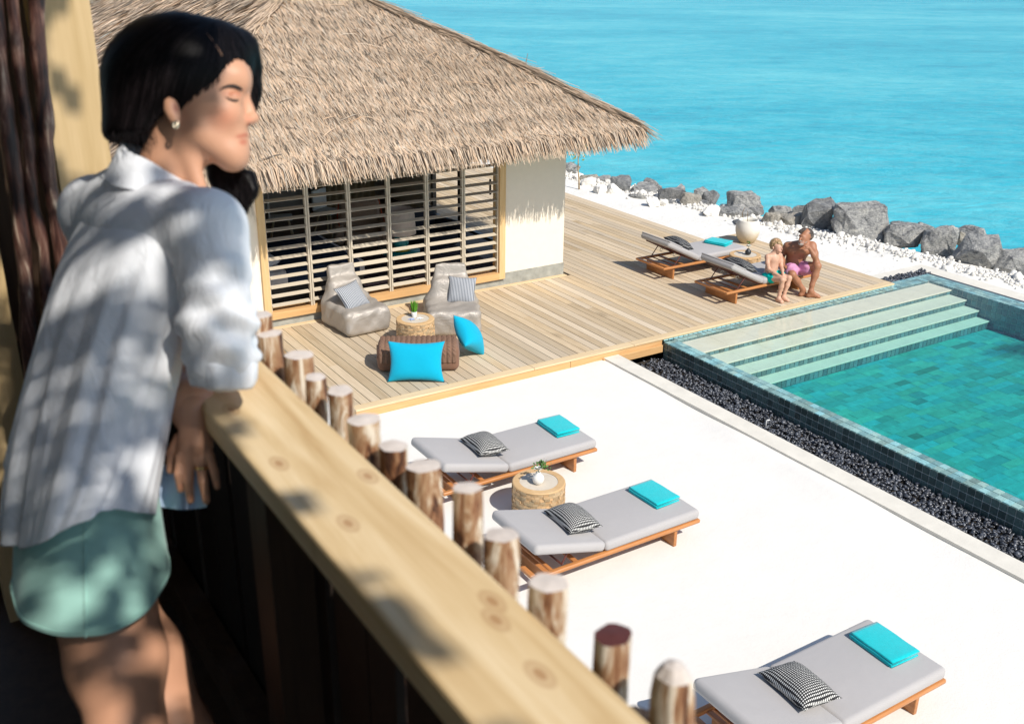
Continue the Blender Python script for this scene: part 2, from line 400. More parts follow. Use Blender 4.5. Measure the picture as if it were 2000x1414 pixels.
MAT_DKMETAL = plain("dark_bronze_frame", (.075, .07, .06), .4, .1)

# ================================================================ sea and land
S = 5000
struct("sea", mesh_np("sea", [(-S, -S, SEA_Z), (S, -S, SEA_Z), (S, S, SEA_Z), (-S, S, SEA_Z)], [(0, 1, 2, 3)]), MAT_SEA)
def shore(y): return 15.75+(21.6-y)*.150
def land_z(x, y):
    s = x-shore(y)-.55
    z = -np.clip(s, 0, 6)*.42
    z = z-np.clip(y-46, 0, 20)*.3
    z = z+np.where((x > 14.0) & (s < .2), .035*np.sin(x*3.1+y*1.7)*np.sin(y*2.3-x), 0)
    near = np.clip(1-np.abs(x-8.45)/.3, 0, 1)*(y < 11)
    z = z+near*(.012-.026*np.sin(y*1.5+.6)-.012*np.sin(y*3.7))
    return z
PX0, PX1, PY0, PY1 = 8.66, 16.82, 0.6, 11.70          # outline of the pool, its pebble bed and kerb
gx = np.unique(np.concatenate([np.arange(-60, -4, 4.), np.arange(-4, 8.6, .4), np.arange(8.0, 8.66, .11), [PX0], np.arange(8.9, 16.8, .5), [PX1], np.arange(17, 27, .22)]))
gy = np.unique(np.concatenate([np.arange(-40, 0, 3.), [PY0], np.arange(0.8, 11.7, .16), [PY1], np.arange(11.9, 30, .25), np.arange(30, 62, 1.)]))
GX, GY = np.meshgrid(gx, gy, indexing='ij'); GZ = land_z(GX, GY)
idx = np.arange(GX.size).reshape(GX.shape)
mx, my = (gx[:-1]+gx[1:])/2, (gy[:-1]+gy[1:])/2; CX, CY = np.meshgrid(mx, my, indexing='ij')
keep = ~((CX > PX0) & (CX < PX1) & (CY > PY0) & (CY < PY1))
Q = np.stack([idx[:-1, :-1], idx[1:, :-1], idx[1:, 1:], idx[:-1, 1:]], -1)
V = np.stack([GX, GY, GZ], -1).reshape(-1, 3)
beach = keep & ((CX > 13.2) | (CY > 18)); terr = keep & ~beach
struct("sand_terrace", mesh_np("sand_terrace", V, Q[terr].reshape(-1, 4), None, True), MAT_SAND)
struct("beach", mesh_np("beach", V, Q[beach].reshape(-1, 4), None, True), MAT_BEACH)

# kerb round the pebble bed
kb = MB(); n = 40
ys = np.linspace(PY0, 11.0, n)
kb.box((8.645, PY0, -.3), (8.915, 11.0, .035)); kerb = kb.obj("kerb", MAT_CONC); tag(kerb, kind="structure")
k2 = MB(); k2.box((16.475, PY0, -.3), (16.83, 11.45, .035)); k2.box((15.12, 11.452, -.3), (16.83, 11.72, .034)); tag(k2.obj("kerb", MAT_CONC), kind="structure")
struct("pebble_bed_base", MB().box((8.9, PY0, -.5), (9.78, 11.1, -.235)).box((16.3, PY0, -.5), (16.48, 11.46, -.10)).box((15.0, 11.2, -.5), (16.48, 11.46, -.10)).mesh("pebble_bed_base"), MAT_DARKTIMBER)

# ================================================================ deck
deck = struct("deck", MB().box((4.78, 11.06, -.1), (10.45, 14.5, .085)).box((10.45, 11.06, -.1), (14.12, 25, .085)).box((14.12, 11.06, -.1), (15.02, 14.88, .085)).mesh("deck"), MAT_DARKTIMBER)
unit = MB().box((-.5, -.5, -.5), (.5, .5, .5)).mesh("plank")
unit.materials.append(MAT_PLANK)
PITCHB, GAP = .1432, .009
def board(x, y0, y1, w=PITCHB-GAP, name="plank"):
    o = ob(name, unit, MAT_PLANK, deck, (x, (y0+y1)/2, DECK-.0145+random.uniform(-.0014, .0010)), (0, random.uniform(-.004, .004), 0), (w, y1-y0-.005, .028)); return o
x = 4.84+PITCHB/2; i = 0
while x < 15.0:
    if x < 10.4: y0, y1 = 11.135, 14.335
    elif x < 14.06: y0, y1 = 11.135, 24.0
    else: y0, y1 = 11.135, 14.80
    y = y0; first = True
    while y < y1-.01:
        L = random.uniform(1.2, 4.6) if first else random.uniform(3.4, 4.8)
        if y+L > y1-.8: L = y1-y
        board(x, y, min(y+L, y1)); y += L; first = False
    x += PITCHB; i += 1
def xb(name, x0, x1, y0, y1, z0, z1, m, parent=deck, miter=None):
    return ob(name, rbox_mesh(name, (x1-x0, y1-y0, z1-z0), .004, 1, False, ((x0+x1)/2, (y0+y1)/2, (z0+z1)/2)), m, parent)
for a, b in ((4.705, 7.42), (7.425, 9.2), (9.205, 12.1), (12.105, 15.10)):
    xb("border_board", a, b, 10.985, 11.128, .102, .132, MAT_TRIMX)
xb("border_board", 4.703, 4.835, 11.132, 14.33, .102, .132, MAT_PLANK)
xb("border_board", 14.965, 15.10, 11.132, 14.81, .102, .131, MAT_PLANK)
xb("border_board", 14.205, 15.10, 14.815, 14.94, .102, .131, MAT_PLANK)
xb("border_board", 4.84, 10.36, 14.34, 14.442, .104, .134, MAT_TRIMX)
xb("border_board", 14.008, 14.20, 14.945, 24, .102, .131, MAT_PLANK)
for a, b in ((4.71, 8.05), (8.055, 9.758)): xb("fascia_board", a, b, 10.997, 11.03, -.06, .100, MAT_FASC)
xb("fascia_board", 4.712, 4.745, 11.032, 14.3, -.06, .100, MAT_FASC)
xb("fascia_board", 15.06, 15.093, 11.22, 14.93, -.06, .100, MAT_FASC)
xb("fascia_board", 14.16, 14.193, 14.945, 24, -.06, .100, MAT_FASC)
xb("skid_beam", 8.62, 9.745, 10.955, 10.995, -.085, .028, MAT_FASC)

# ================================================================ pool
PXi0, PXi1, PYi1, FLZ = 10.0, 15.96, 10.90, -.44
PYi0 = 1.2
shell = MB()
shell.box((9.774, PY0+.2, -.7), (PXi0-.006, 10.97, .058)); shell.box((PXi1+.006, PY0+.2, -.7), (16.30, 11.19, .058))
shell.box((PXi0-.005, PYi1+.012, -.7), (PXi1+.005, 11.05, .058)); shell.box((15.10, 11.052, -.7), (16.3, 11.19, .057))
shell.box((PXi0-.006, PY0+.2, -.7), (PXi1+.006, PYi0-.01, .058)); shell.box((PXi0-.006, PYi0-.01, -.7), (PXi1+.006, PYi1+.012, FLZ-.012))
pool = struct("pool", shell.mesh("pool"), MAT_GROUT)
TS, TG = .0985, .0115
tile = rbox_mesh("tile", (.012, TS-TG, TS-TG), .0012, 1, False); tile.materials.append(MAT_TILE)
a = tile.color_attributes.new("tint", 'FLOAT_COLOR', 'CORNER'); a.data.foreach_set("color", [1.0]*(4*len(a.data)))
cnt = 0
for j in range(91):
    y = 10.97-TS*(j+.5)
    for r in range(3):
        if cnt >= 290: break
        ob("tile", tile, MAT_TILE, pool, (9.771, y, .066-TS*(r+.5))); cnt += 1
tm = MB()
def tcol(k=1.0, v=.35):
    f = k*random.uniform(1-v, 1+v); g = random.uniform(-.10, .10)
    return (f*(1-g)*.92, f*(1+g*.3), f*(1+g)*1.1)
def tiles_h(x0, x1, y0, y1, z, k=1.0):        # level tiles
    nx, ny = max(1, round((x1-x0)/TS)), max(1, round((y1-y0)/TS)); sx, sy = (x1-x0)/nx, (y1-y0)/ny
    for i in range(nx):
        for j in range(ny): tm.box((x0+i*sx+TG/2, y0+j*sy+TG/2, z-.012), (x0+(i+1)*sx-TG/2, y0+(j+1)*sy-TG/2, z), tcol(k))
def tiles_x(x, y0, y1, z0, z1, k=1.0, side=-1):  # upright, facing +-x
    ny, nz = max(1, round((y1-y0)/TS)), max(1, round((z1-z0)/TS)); sy, sz = (y1-y0)/ny, (z1-z0)/nz
    for i in range(ny):
        for j in range(nz): tm.box((min(x, x-side*.012), y0+i*sy+TG/2, z0+j*sz+TG/2), (max(x, x-side*.012), y0+(i+1)*sy-TG/2, z0+(j+1)*sz-TG/2), tcol(k))
def tiles_y(y, x0, x1, z0, z1, k=1.0, v=.35):            # upright, facing -y
    nx, nz = max(1, round((x1-x0)/TS)), max(1, round((z1-z0)/TS)); sx, sz = (x1-x0)/nx, (z1-z0)/nz
    for i in range(nx):
        for j in range(nz): tm.box((x0+i*sx+TG/2, y, z0+j*sz+TG/2), (x0+(i+1)*sx-TG/2, y+.012, z0+(j+1)*sz-TG/2), tcol(k, v))
tiles_h(9.772, PXi0, PY0+.2, 10.97, .070, 4.6)  # pale tint puts the water film's sky reflection into the wall-top tiles
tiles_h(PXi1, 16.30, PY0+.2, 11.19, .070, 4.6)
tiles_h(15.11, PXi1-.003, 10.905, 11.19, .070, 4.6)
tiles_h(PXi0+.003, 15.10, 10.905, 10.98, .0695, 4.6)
tiles_y(10.984, 9.775, 15.10, .074, .1005, 5.5, .08)  # paler for dry limescale, with the strip's sunlit white put into the colour
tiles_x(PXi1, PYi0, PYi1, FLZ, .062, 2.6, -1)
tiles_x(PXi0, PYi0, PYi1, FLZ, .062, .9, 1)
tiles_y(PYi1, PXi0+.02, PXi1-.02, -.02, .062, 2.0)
STEPS = ((.030, 10.42), (-.060, 10.09), (-.170, 9.81), (-.290, 9.58))
tr_par = []
yb = PYi1
for i, (z, yf) in enumerate(STEPS):
    zb = STEPS[i+1][0] if i < 3 else FLZ
    x0, nseg = PXi0+.004, 10
    for j in range(nseg):
        a, b = x0+(PXi1-.008-PXi0)*j/nseg, x0+(PXi1-.008-PXi0)*(j+1)/nseg
        ob("tread_slab", rbox_mesh("tread_slab", (b-a-.002, yb-yf+(.03 if i else 0), .024), .003, 1, False, ((a+b)/2, (yf+yb)/2+(.015 if i else 0), z-.012)), MAT_TREAD, pool)
    ob("step", MB().box((PXi0+.014, yf+.026, FLZ), (PXi1-.014, PYi1-.002 if i == 0 else yb+.03, z-.026)).mesh("step"), MAT_GROUT, pool)
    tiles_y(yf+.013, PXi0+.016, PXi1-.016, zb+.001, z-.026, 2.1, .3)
    yb = yf
tag(ob("pool_tiles", tm.mesh("pool_tiles", tint=True), MAT_TILE2, pool), kind="stuff")
fm = MB(); y = PYi0
while y < 9.58:
    h = random.choice((.13, .13, .19)); x = PXi0+.012
    while x < PXi1-.02:
        w = random.choice((.19, .26, .39, .52)); x2 = min(x+w, PXi1-.012); f = random.choices((1.0, 1.08, .92, .78, .55), (5, 3, 3, .9, .25))[0]*random.uniform(.9, 1.1); g = random.uniform(-.14, .14)
        fm.box((x+.003, y+.003, FLZ-.012), (x2-.003, min(y+h, 9.6)-.003, FLZ+random.uniform(0, .002)), (f*(1+g*2), f, f*(1-g))); x = x2
    y += h
tag(ob("pool_floor_tiles", fm.mesh("pool_floor_tiles", tint=True), MAT_FLOORT, pool), kind="stuff")
struct("pool_water", mesh_np("pool_water", [(9.768, PY0+.2, WATER_Z), (16.305, PY0+.2, WATER_Z), (16.305, 10.982, WATER_Z), (9.768, 10.982, WATER_Z), (15.105, 10.982, WATER_Z), (15.105, 11.19, WATER_Z), (16.305, 11.19, WATER_Z)], [(0, 1, 2, 4, 3), (4, 2, 6, 5)]), MAT_WATER)
struct("pool_water_body", MB().box((PXi0+.0155, PYi0+.01, FLZ+.004), (PXi1-.0155, PYi1-.004, WATER_Z-.005)).mesh("pool_water_body"), MAT_WBODY)

# pebbles
def icos(sub):
    bm = bmesh.new(); bmesh.ops.create_icosphere(bm, subdivisions=sub, radius=1); bm.verts.ensure_lookup_table()
    v = np.array([tuple(p.co) for p in bm.verts]); f = np.array([[q.index for q in p.verts] for p in bm.faces]); bm.free(); return v, f
IV1, IF1 = icos(1); IV2, IF2 = icos(2)
def rotm(n, rg=RNG):
    q = rg.normal(size=(n, 4)); q /= np.linalg.norm(q, axis=1)[:, None]; w, x, y, z = q.T
    return np.stack([1-2*(y*y+z*z), 2*(x*y-z*w), 2*(x*z+y*w), 2*(x*y+z*w), 1-2*(x*x+z*z), 2*(y*z-x*w), 2*(x*z-y*w), 2*(y*z+x*w), 1-2*(x*x+y*y)], 1).reshape(n, 3, 3)
def scatter_stones(name, P, rad, mat, kind_tint, sq=(1, 1, 1), parent=None, smooth=True, flat=0, base=IV1, bf=IF1):
    n = len(P); R = rotm(n)
    if flat: 
        ang = RNG.uniform(0, 6.28, n); tl = RNG.normal(0, flat, (n, 2)); R = np.zeros((n, 3, 3)); c, s_ = np.cos(ang), np.sin(ang)
        R[:, 0, 0] = c; R[:, 0, 1] = -s_; R[:, 1, 0] = s_; R[:, 1, 1] = c; R[:, 2, 2] = 1; R[:, 2, 0] = tl[:, 0]; R[:, 2, 1] = tl[:, 1]
    sc = np.asarray(rad)[:, None]*np.array(sq)*RNG.uniform(.75, 1.3, (n, 3))
    jit = 1+RNG.normal(0, .07, (n, len(base)))
    V = np.einsum('nij,nkj->nki', R, base[None]*sc[:, None, :]*jit[..., None])+np.asarray(P)[:, None, :]
    Fc = (bf[None]+np.arange(n)[:, None, None]*len(base)).reshape(-1, 3)
    t = np.repeat(kind_tint, len(bf), axis=0)
    return ob(name, mesh_np(name, V.reshape(-1, 3), Fc, t, smooth), mat, parent)
n = 7600
P = np.stack([RNG.uniform(8.93, 9.745, n), 11.0-RNG.uniform(0, 1, n)**.9*8.8, np.full(n, -.225)], 1)
P[:, 2] += RNG.uniform(0, .055, n)+.05*np.clip((9.25-P[:, 0])/.3, 0, 1)
g = RNG.uniform(.5, 2.0, n)[:, None]*np.ones((1, 3))
pe = scatter_stones("pebbles", P, RNG.uniform(.015, .027, n), MAT_PEB, g, (1.35, .95, .55), flat=.35)
tag(pe, "glossy black pebbles filling the bed along the near pool wall", "pebbles", kind="stuff")
n = 700
P = np.concatenate([np.stack([RNG.uniform(15.1, 16.46, n), RNG.uniform(11.22, 11.45, n), RNG.uniform(-.03, .075, n)], 1), np.stack([RNG.uniform(16.31, 16.465, 500), RNG.uniform(6, 11.3, 500), RNG.uniform(-.09, -.03, 500)], 1)])
tag(scatter_stones("pebbles", P, RNG.uniform(.016, .03, len(P)), MAT_PEB, RNG.uniform(.5, 1.8, len(P))[:, None]*np.ones((1, 3)), (1.3, .95, .6), flat=.3), "black pebbles behind the far corner of the pool, past the deck end", "pebbles", kind="stuff")
pp = MB(); b = at(1495, 838, -.2); pp.tube([tuple(b), (b[0], b[1], -.10), (b[0], b[1], -.08), (b[0]+.012, b[1]-.006, -.07), (b[0]+.04, b[1]-.02, -.07)], .008, 8)
tag(pp.obj("drain_pipe", plain("white_plastic", (.8, .8, .76), .4), smooth=True), "small white bent pipe sticking out of the black pebbles", "pipe")

# ================================================================ rocks along the shore
ROCKS = []
def rk(o, s, lst): ROCKS.extend((o[0]+cx*s, o[1]+by*s, w*s, h*s) for cx, by, w, h in lst)
rk((1080, 280), .24, [(130, 275, 150, 100), (290, 345, 150, 85), (405, 345, 140, 65), (560, 415, 185, 135), (740, 445, 240, 95), (795, 415, 200, 95), (975, 510, 200, 130), (1035, 430, 90, 90), (1130, 545, 180, 120), (1205, 470, 150, 85), (1300, 540, 200, 120), (1525, 610, 310, 175), (1475, 640, 270, 110), (700, 490, 150, 75), (950, 525, 105, 60), (1225, 550, 130, 75)])
rk((1500, 380), .25, [(-110, 195, 140, 95), (175, 280, 185, 125), (35, 270, 140, 120), (110, 205, 160, 95), (390, 300, 300, 230), (250, 235, 110, 150), (525, 315, 100, 90), (765, 375, 440, 265), (1080, 420, 290, 175), (1095, 285, 120, 60), (1215, 360, 150, 135), (1340, 485, 300, 225), (1510, 440, 110, 140), (1630, 420, 230, 140), (1690, 585, 345, 225), (1935, 620, 250, 180), (-180, 290, 180, 90), (545, 250, 70, 90), (1000, 275, 90, 60)])
def rock_mesh(seed, sub=2):
    rg = random.Random(seed); bm = bmesh.new()
    for _ in range(17):
        v = Vector((rg.gauss(0, 1), rg.gauss(0, 1), rg.gauss(0, 1))).normalized(); v = Vector([math.copysign(abs(c)**.72, c) for c in v]); bm.verts.new(v*rg.uniform(.82, 1.1))
    bmesh.ops.convex_hull(bm, input=bm.verts[:]); bmesh.ops.delete(bm, geom=[v for v in bm.verts if not v.link_faces], context='VERTS')
    bmesh.ops.bevel(bm, geom=bm.edges[:], offset=.05, segments=1, affect='EDGES', clamp_overlap=True)
    for v in bm.verts:
        if v.co.length > 1.15: v.co = v.co.normalized()*1.1
    bmesh.ops.triangulate(bm, faces=bm.faces[:])
    bmesh.ops.subdivide_edges(bm, edges=[e for e in bm.edges if e.calc_length() > .26], cuts=2, use_grid_fill=True); bmesh.ops.triangulate(bm, faces=bm.faces[:])
    from mathutils import noise as mn
    o = Vector((seed*3.7, seed*1.3, 0))
    for v in bm.verts: v.co += v.co.normalized()*(mn.fractal(v.co*2.3+o, .75, 2.1, 5)*.12)
    me = bpy.data.meshes.new("rock"); bm.to_mesh(me); bm.free(); return finish(me, False)
RLAB = {}
def rock_label(i, px, py, w, h):
    big = "huge" if w > 70 else "large" if w > 48 else "medium" if w > 33 else "small"
    return big
rocks = []
for i, (px, py, w, h) in enumerate(ROCKS):
    zb = -.12; P = at(px, py, zb); dep = float((P-C0)@cF); W = w*dep/FPX; Hh = h*dep/FPX/.90
    me = rock_mesh(i+11)
    o = ob("rock", me, MAT_ROCK, None, (P[0]+.35*W*cF[0], P[1]+.35*W*cF[1], zb+Hh*.40), (0, 0, YAW-R_(90)+random.uniform(-.25, .25)), (W*.60, W*.50, Hh*.64))
    rocks.append((px, py, w, h, o))
order = sorted(range(len(rocks)), key=lambda k: rocks[k][0]); ORD = ["first", "second", "third", "fourth", "fifth", "sixth", "seventh", "eighth", "ninth", "tenth", "eleventh", "twelfth", "thirteenth", "fourteenth", "fifteenth", "sixteenth", "seventeenth", "eighteenth", "nineteenth", "twentieth", "twenty-first", "twenty-second", "twenty-third", "twenty-fourth", "twenty-fifth", "twenty-sixth", "twenty-seventh", "twenty-eighth", "twenty-ninth", "thirtieth", "thirty-first", "thirty-second", "thirty-third", "thirty-fourth", "thirty-fifth", "thirty-sixth"]
for n_, k in enumerate(order):
    px, py, w, h, o = rocks[k]
    size = "huge" if w > 70 else "large" if w > 45 else "mid-sized" if w > 30 else "small"
    if abs(px-1691) < 6: lab = "broadest flat-faced grey boulder of the sea wall, right above the man"
    else: lab = f"{size} grey rock, {ORD[n_]} from the bungalow end of the sea wall"
    tag(o, lab, "rock", "rocks of the sea wall")
n = 2600; y = RNG.uniform(7.5, 27, n); x = shore(y)+.16+RNG.normal(0, .20, n)-RNG.exponential(.09, n); ok = (x > shore(y)-1.1)&(x < shore(y)+.6); ok &= ~((x < 16.9) & (y < 11.75)) & (x > 14.35)
P = np.stack([x, y, land_z(x, y)+.015], 1)[ok]; r = RNG.uniform(.012, .042, len(P))*np.where(RNG.uniform(0, 1, len(P)) < .06, 2.6, 1)
tag(scatter_stones("coral_stones", P, r, MAT_CORAL, RNG.uniform(.75, 1.1, len(P))[:, None]*np.ones((1, 3)), (1.15, 1, .75), smooth=False), "white broken coral stones lying at the foot of the grey rocks", "stones", kind="stuff")
for k, (px, py, s, lab) in enumerate(((1148, 362, .42, "white coral boulder beside the thin sapling trunk"), (1172, 378, .40, "pointed white coral boulder in front of the grey rocks near the bungalow"), (1200, 378, .42, "broad white coral boulder right of the pointed one"), (1275, 402, .40, "white coral boulder standing before the grey rocks, topped flat"), (1295, 400, .26, "small rounded white coral boulder beside the flat-topped one"), (1390, 420, .42, "big white coral boulder below the longest slanting grey rock"), (1130, 350, .3, "white coral boulder closest to the bungalow corner"))):
    P = at(px, py, .0); o = ob("coral_boulder", rock_mesh(100+k), MAT_CORAL, None, (P[0], P[1], s*.16), (.3*math.sin(k*2.1), .3*math.cos(k*1.7), k*1.3), (s*.52, s*.44, s*.40))
    me = o.data; a = me.color_attributes.new("tint", 'FLOAT_COLOR', 'CORNER'); a.data.foreach_set("color", [1.0]*(4*len(a.data)))
    tag(o, lab, "rock", "white coral boulders")

# ================================================================ thatched bungalow
WY, WX0, WX1, WYB = 14.45, 3.75, 10.33, 28.0
bung = thing("thatched_bungalow", "cream-walled bungalow with a big palm-thatched roof and louvred window", "bungalow", (7.0, 14.45, 0))
bung_inv = Matrix.Translation((-7.0, -14.45, 0))
def bpart(name, me, m, parent=None):
    o = ob(name, me, m, parent or bung)
    if parent is None: o.location = (-7.0, -14.45, 0)
    return o
def bx(lo, hi): return MB().box(lo, hi)
WINX0, WINX1, WINZ0, WINZ1 = 4.77, 9.07, .26, 2.72
w = MB()
w.box((WX0, WY, .345), (WINX0, WY+.2, 3.0)); w.box((WINX1, WY, .345), (WX1, WY+.2, 3.0)); w.box((WINX0, WY, WINZ1), (WINX1, WY+.2, 3.0))
bpart("wall", w.mesh("wall"), MAT_WALL)
w = MB(); w.box((WX1-.2, WY+.2, .10), (WX1, 15.05, 3.0)); w.box((WX1-.2, 19.2, .1), (WX1, WYB, 3.0)); w.box((WX1-.2, 15.05, 2.5), (WX1, 19.2, 3.0))
bpart("wall", w.mesh("wall"), MAT_WALL)
bpart("wall", MB().box((WX0, WY+.2, .1), (WX0+.2, WYB, 3.0)).box((WX0+.2, WYB-.2, .1), (WX1-.2, WYB, 3)).mesh("wall"), MAT_WALL)
bpart("plinth", MB().box((WX0-.01, WY-.006, .05), (WINX0-.004, WY+.19, .344)).box((WINX1+.004, WY-.006, .05), (WX1+.012, WY+.19, .344)).box((WINX0-.004, WY-.004, .05), (WINX1+.004, WY+.19, .262)).mesh("plinth"), MAT_PLINTH)
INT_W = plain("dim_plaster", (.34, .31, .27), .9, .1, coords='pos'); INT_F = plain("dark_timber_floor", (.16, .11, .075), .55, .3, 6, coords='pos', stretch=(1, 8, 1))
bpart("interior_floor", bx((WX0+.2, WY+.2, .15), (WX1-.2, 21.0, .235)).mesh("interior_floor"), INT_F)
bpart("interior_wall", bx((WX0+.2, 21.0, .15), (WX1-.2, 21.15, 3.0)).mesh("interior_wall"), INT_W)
bpart("ceiling", bx((WX0-.02, WY-.02, 3.0), (WX1+.02, WYB, 3.06)).mesh("ceiling"), MAT_THATCH_BASE)
# window: frame, mullions, louvre slats
win = bpart("louvred_window", MB().box((WINX0, WY-.055, WINZ0), (WINX0+.105, WY+.17, WINZ1)).mesh("louvred_window"), MAT_PINE_Z)
bpart("window_jamb", MB().box((WINX1-.115, WY-.055, WINZ0), (WINX1, WY+.17, WINZ1)).mesh("window_jamb"), MAT_PINE_Z, win)
bpart("sill", bx((WINX0+.106, WY-.058, WINZ0+.001), (WINX1-.116, WY+.18, WINZ0+.115)).mesh("sill"), MAT_FASC, win)
bpart("window_head", bx((WINX0+.106, WY-.05, WINZ1-.12), (WINX1-.116, WY+.17, WINZ1)).mesh("window_head"), MAT_FASC, win)
ix0, ix1 = WINX0+.105, WINX1-.115; npan = 6; pw = (ix1-ix0)/npan
for i in range(1, npan):
    xx = ix0+pw*i
    bpart("mullion", MB().box((xx-.030, WY-.012, WINZ0+.115), (xx-.004, WY+.05, WINZ1-.12)).box((xx+.004, WY-.018, WINZ0+.115), (xx+.030, WY+.044, WINZ1-.12)).mesh("mullion"), MAT_LOUVRE, win)
for xx in (ix0+.012, ix1-.012): bpart("mullion", bx((xx-.011, WY-.012, WINZ0+.115), (xx+.011, WY+.05, WINZ1-.12)).mesh("mullion"), MAT_LOUVRE, win)
slat = MB(); sw = pw-.07
slat.add([(-sw/2, -.044, -.014), (sw/2, -.044, -.014), (sw/2, .044, .010), (-sw/2, .044, .010), (-sw/2, -.044, -.008), (sw/2, -.044, -.008), (sw/2, .044, .016), (-sw/2, .044, .016)],
         [(0, 3, 2, 1), (4, 5, 6, 7), (0, 1, 5, 4), (1, 2, 6, 5), (2, 3, 7, 6), (3, 0, 4, 7)])
slat.box((-sw/2-.012, -.05, -.012), (-sw/2, .05, .010)); slat.box((sw/2, -.05, -.012), (sw/2+.012, .05, .010))
sm = slat.mesh("slat"); sm.materials.append(MAT_LOUVRE)
for i in range(npan):
    for k in range(15):
        z = .462+k*.1475+(i % 2)*.004
        if z < WINZ1-.15:
            o = ob("slat", sm, MAT_LOUVRE, win, (ix0+pw*(i+.5), WY+.02, z), (R_(random.uniform(-3, 3)+(8 if i == 2 and k < 7 else 0)), 0, 0))
# glazed opening in the seaward wall
dr = bpart("glazed_doors", MB().box((WX1-.12, 15.05, .235), (WX1-.04, 15.13, 2.5)).box((WX1-.12, 16.45, .235), (WX1-.04, 16.6, 2.5)).box((WX1-.12, 17.9, .235), (WX1-.04, 18.06, 2.5)).box((WX1-.12, 19.12, .235), (WX1-.04, 19.2, 2.5)).box((WX1-.13, 15.05, .14), (WX1-.03, 19.2, .26)).mesh("glazed_doors"), MAT_DKMETAL)
bpart("door_handle", bx((WX1-.17, 16.7, 1.15), (WX1-.14, 16.73, 1.45)).mesh("door_handle"), MAT_DKMETAL, dr)
# roof: hipped, a little concave, long ridge running away
EX0, EX1, EY0, EY1, EZ = 2.92, 11.13, 13.58, 29.1, 2.8
HALF = (EX1-EX0)/2
PS = np.array([0, .15, .65, 1.45, 2.35, 3.16, HALF]); PZ = np.array([2.84, 2.96, 3.25, 3.75, 4.23, 4.65, 5.14])
def roof_h(s): return np.interp(s, PS, PZ)
def roof_patch(e0, e1, inward, nseg=26, npf=14):
    V = []; Fc = []
    for i in range(npf+1):
        s = HALF*i/npf; a = np.array(e0, float); b = np.array(e1, float); d = (b-a)/np.linalg.norm(b-a); L = np.linalg.norm(b-a)
        p0 = a+d*min(s, L/2)+np.array(inward)*s; p1 = b-d*min(s, L/2)+np.array(inward)*s
        for k in range(nseg+1):
            q = p0+(p1-p0)*k/nseg; V.append((q[0], q[1], roof_h(s)-.05))
    n = nseg+1
    for i in range(npf):
        for k in range(nseg): Fc.append((i*n+k, i*n+k+1, (i+1)*n+k+1, (i+1)*n+k))
    return V, Fc
rb = MB(); faces = {'front': ((EX0, EY0), (EX1, EY0), (0, 1)), 'right': ((EX1, EY0), (EX1, EY1), (-1, 0)), 'back': ((EX1, EY1), (EX0, EY1), (0, -1)), 'left': ((EX0, EY1), (EX0, EY0), (1, 0))}
for k, (a, b, inw) in faces.items(): rb.add(*roof_patch(a, b, inw))
rb.box((EX0+.1, EY0+.1, 2.68), (EX1-.1, EY1-.1, 2.74))
roof = bpart("roof", rb.mesh("roof"), MAT_THATCH_BASE)
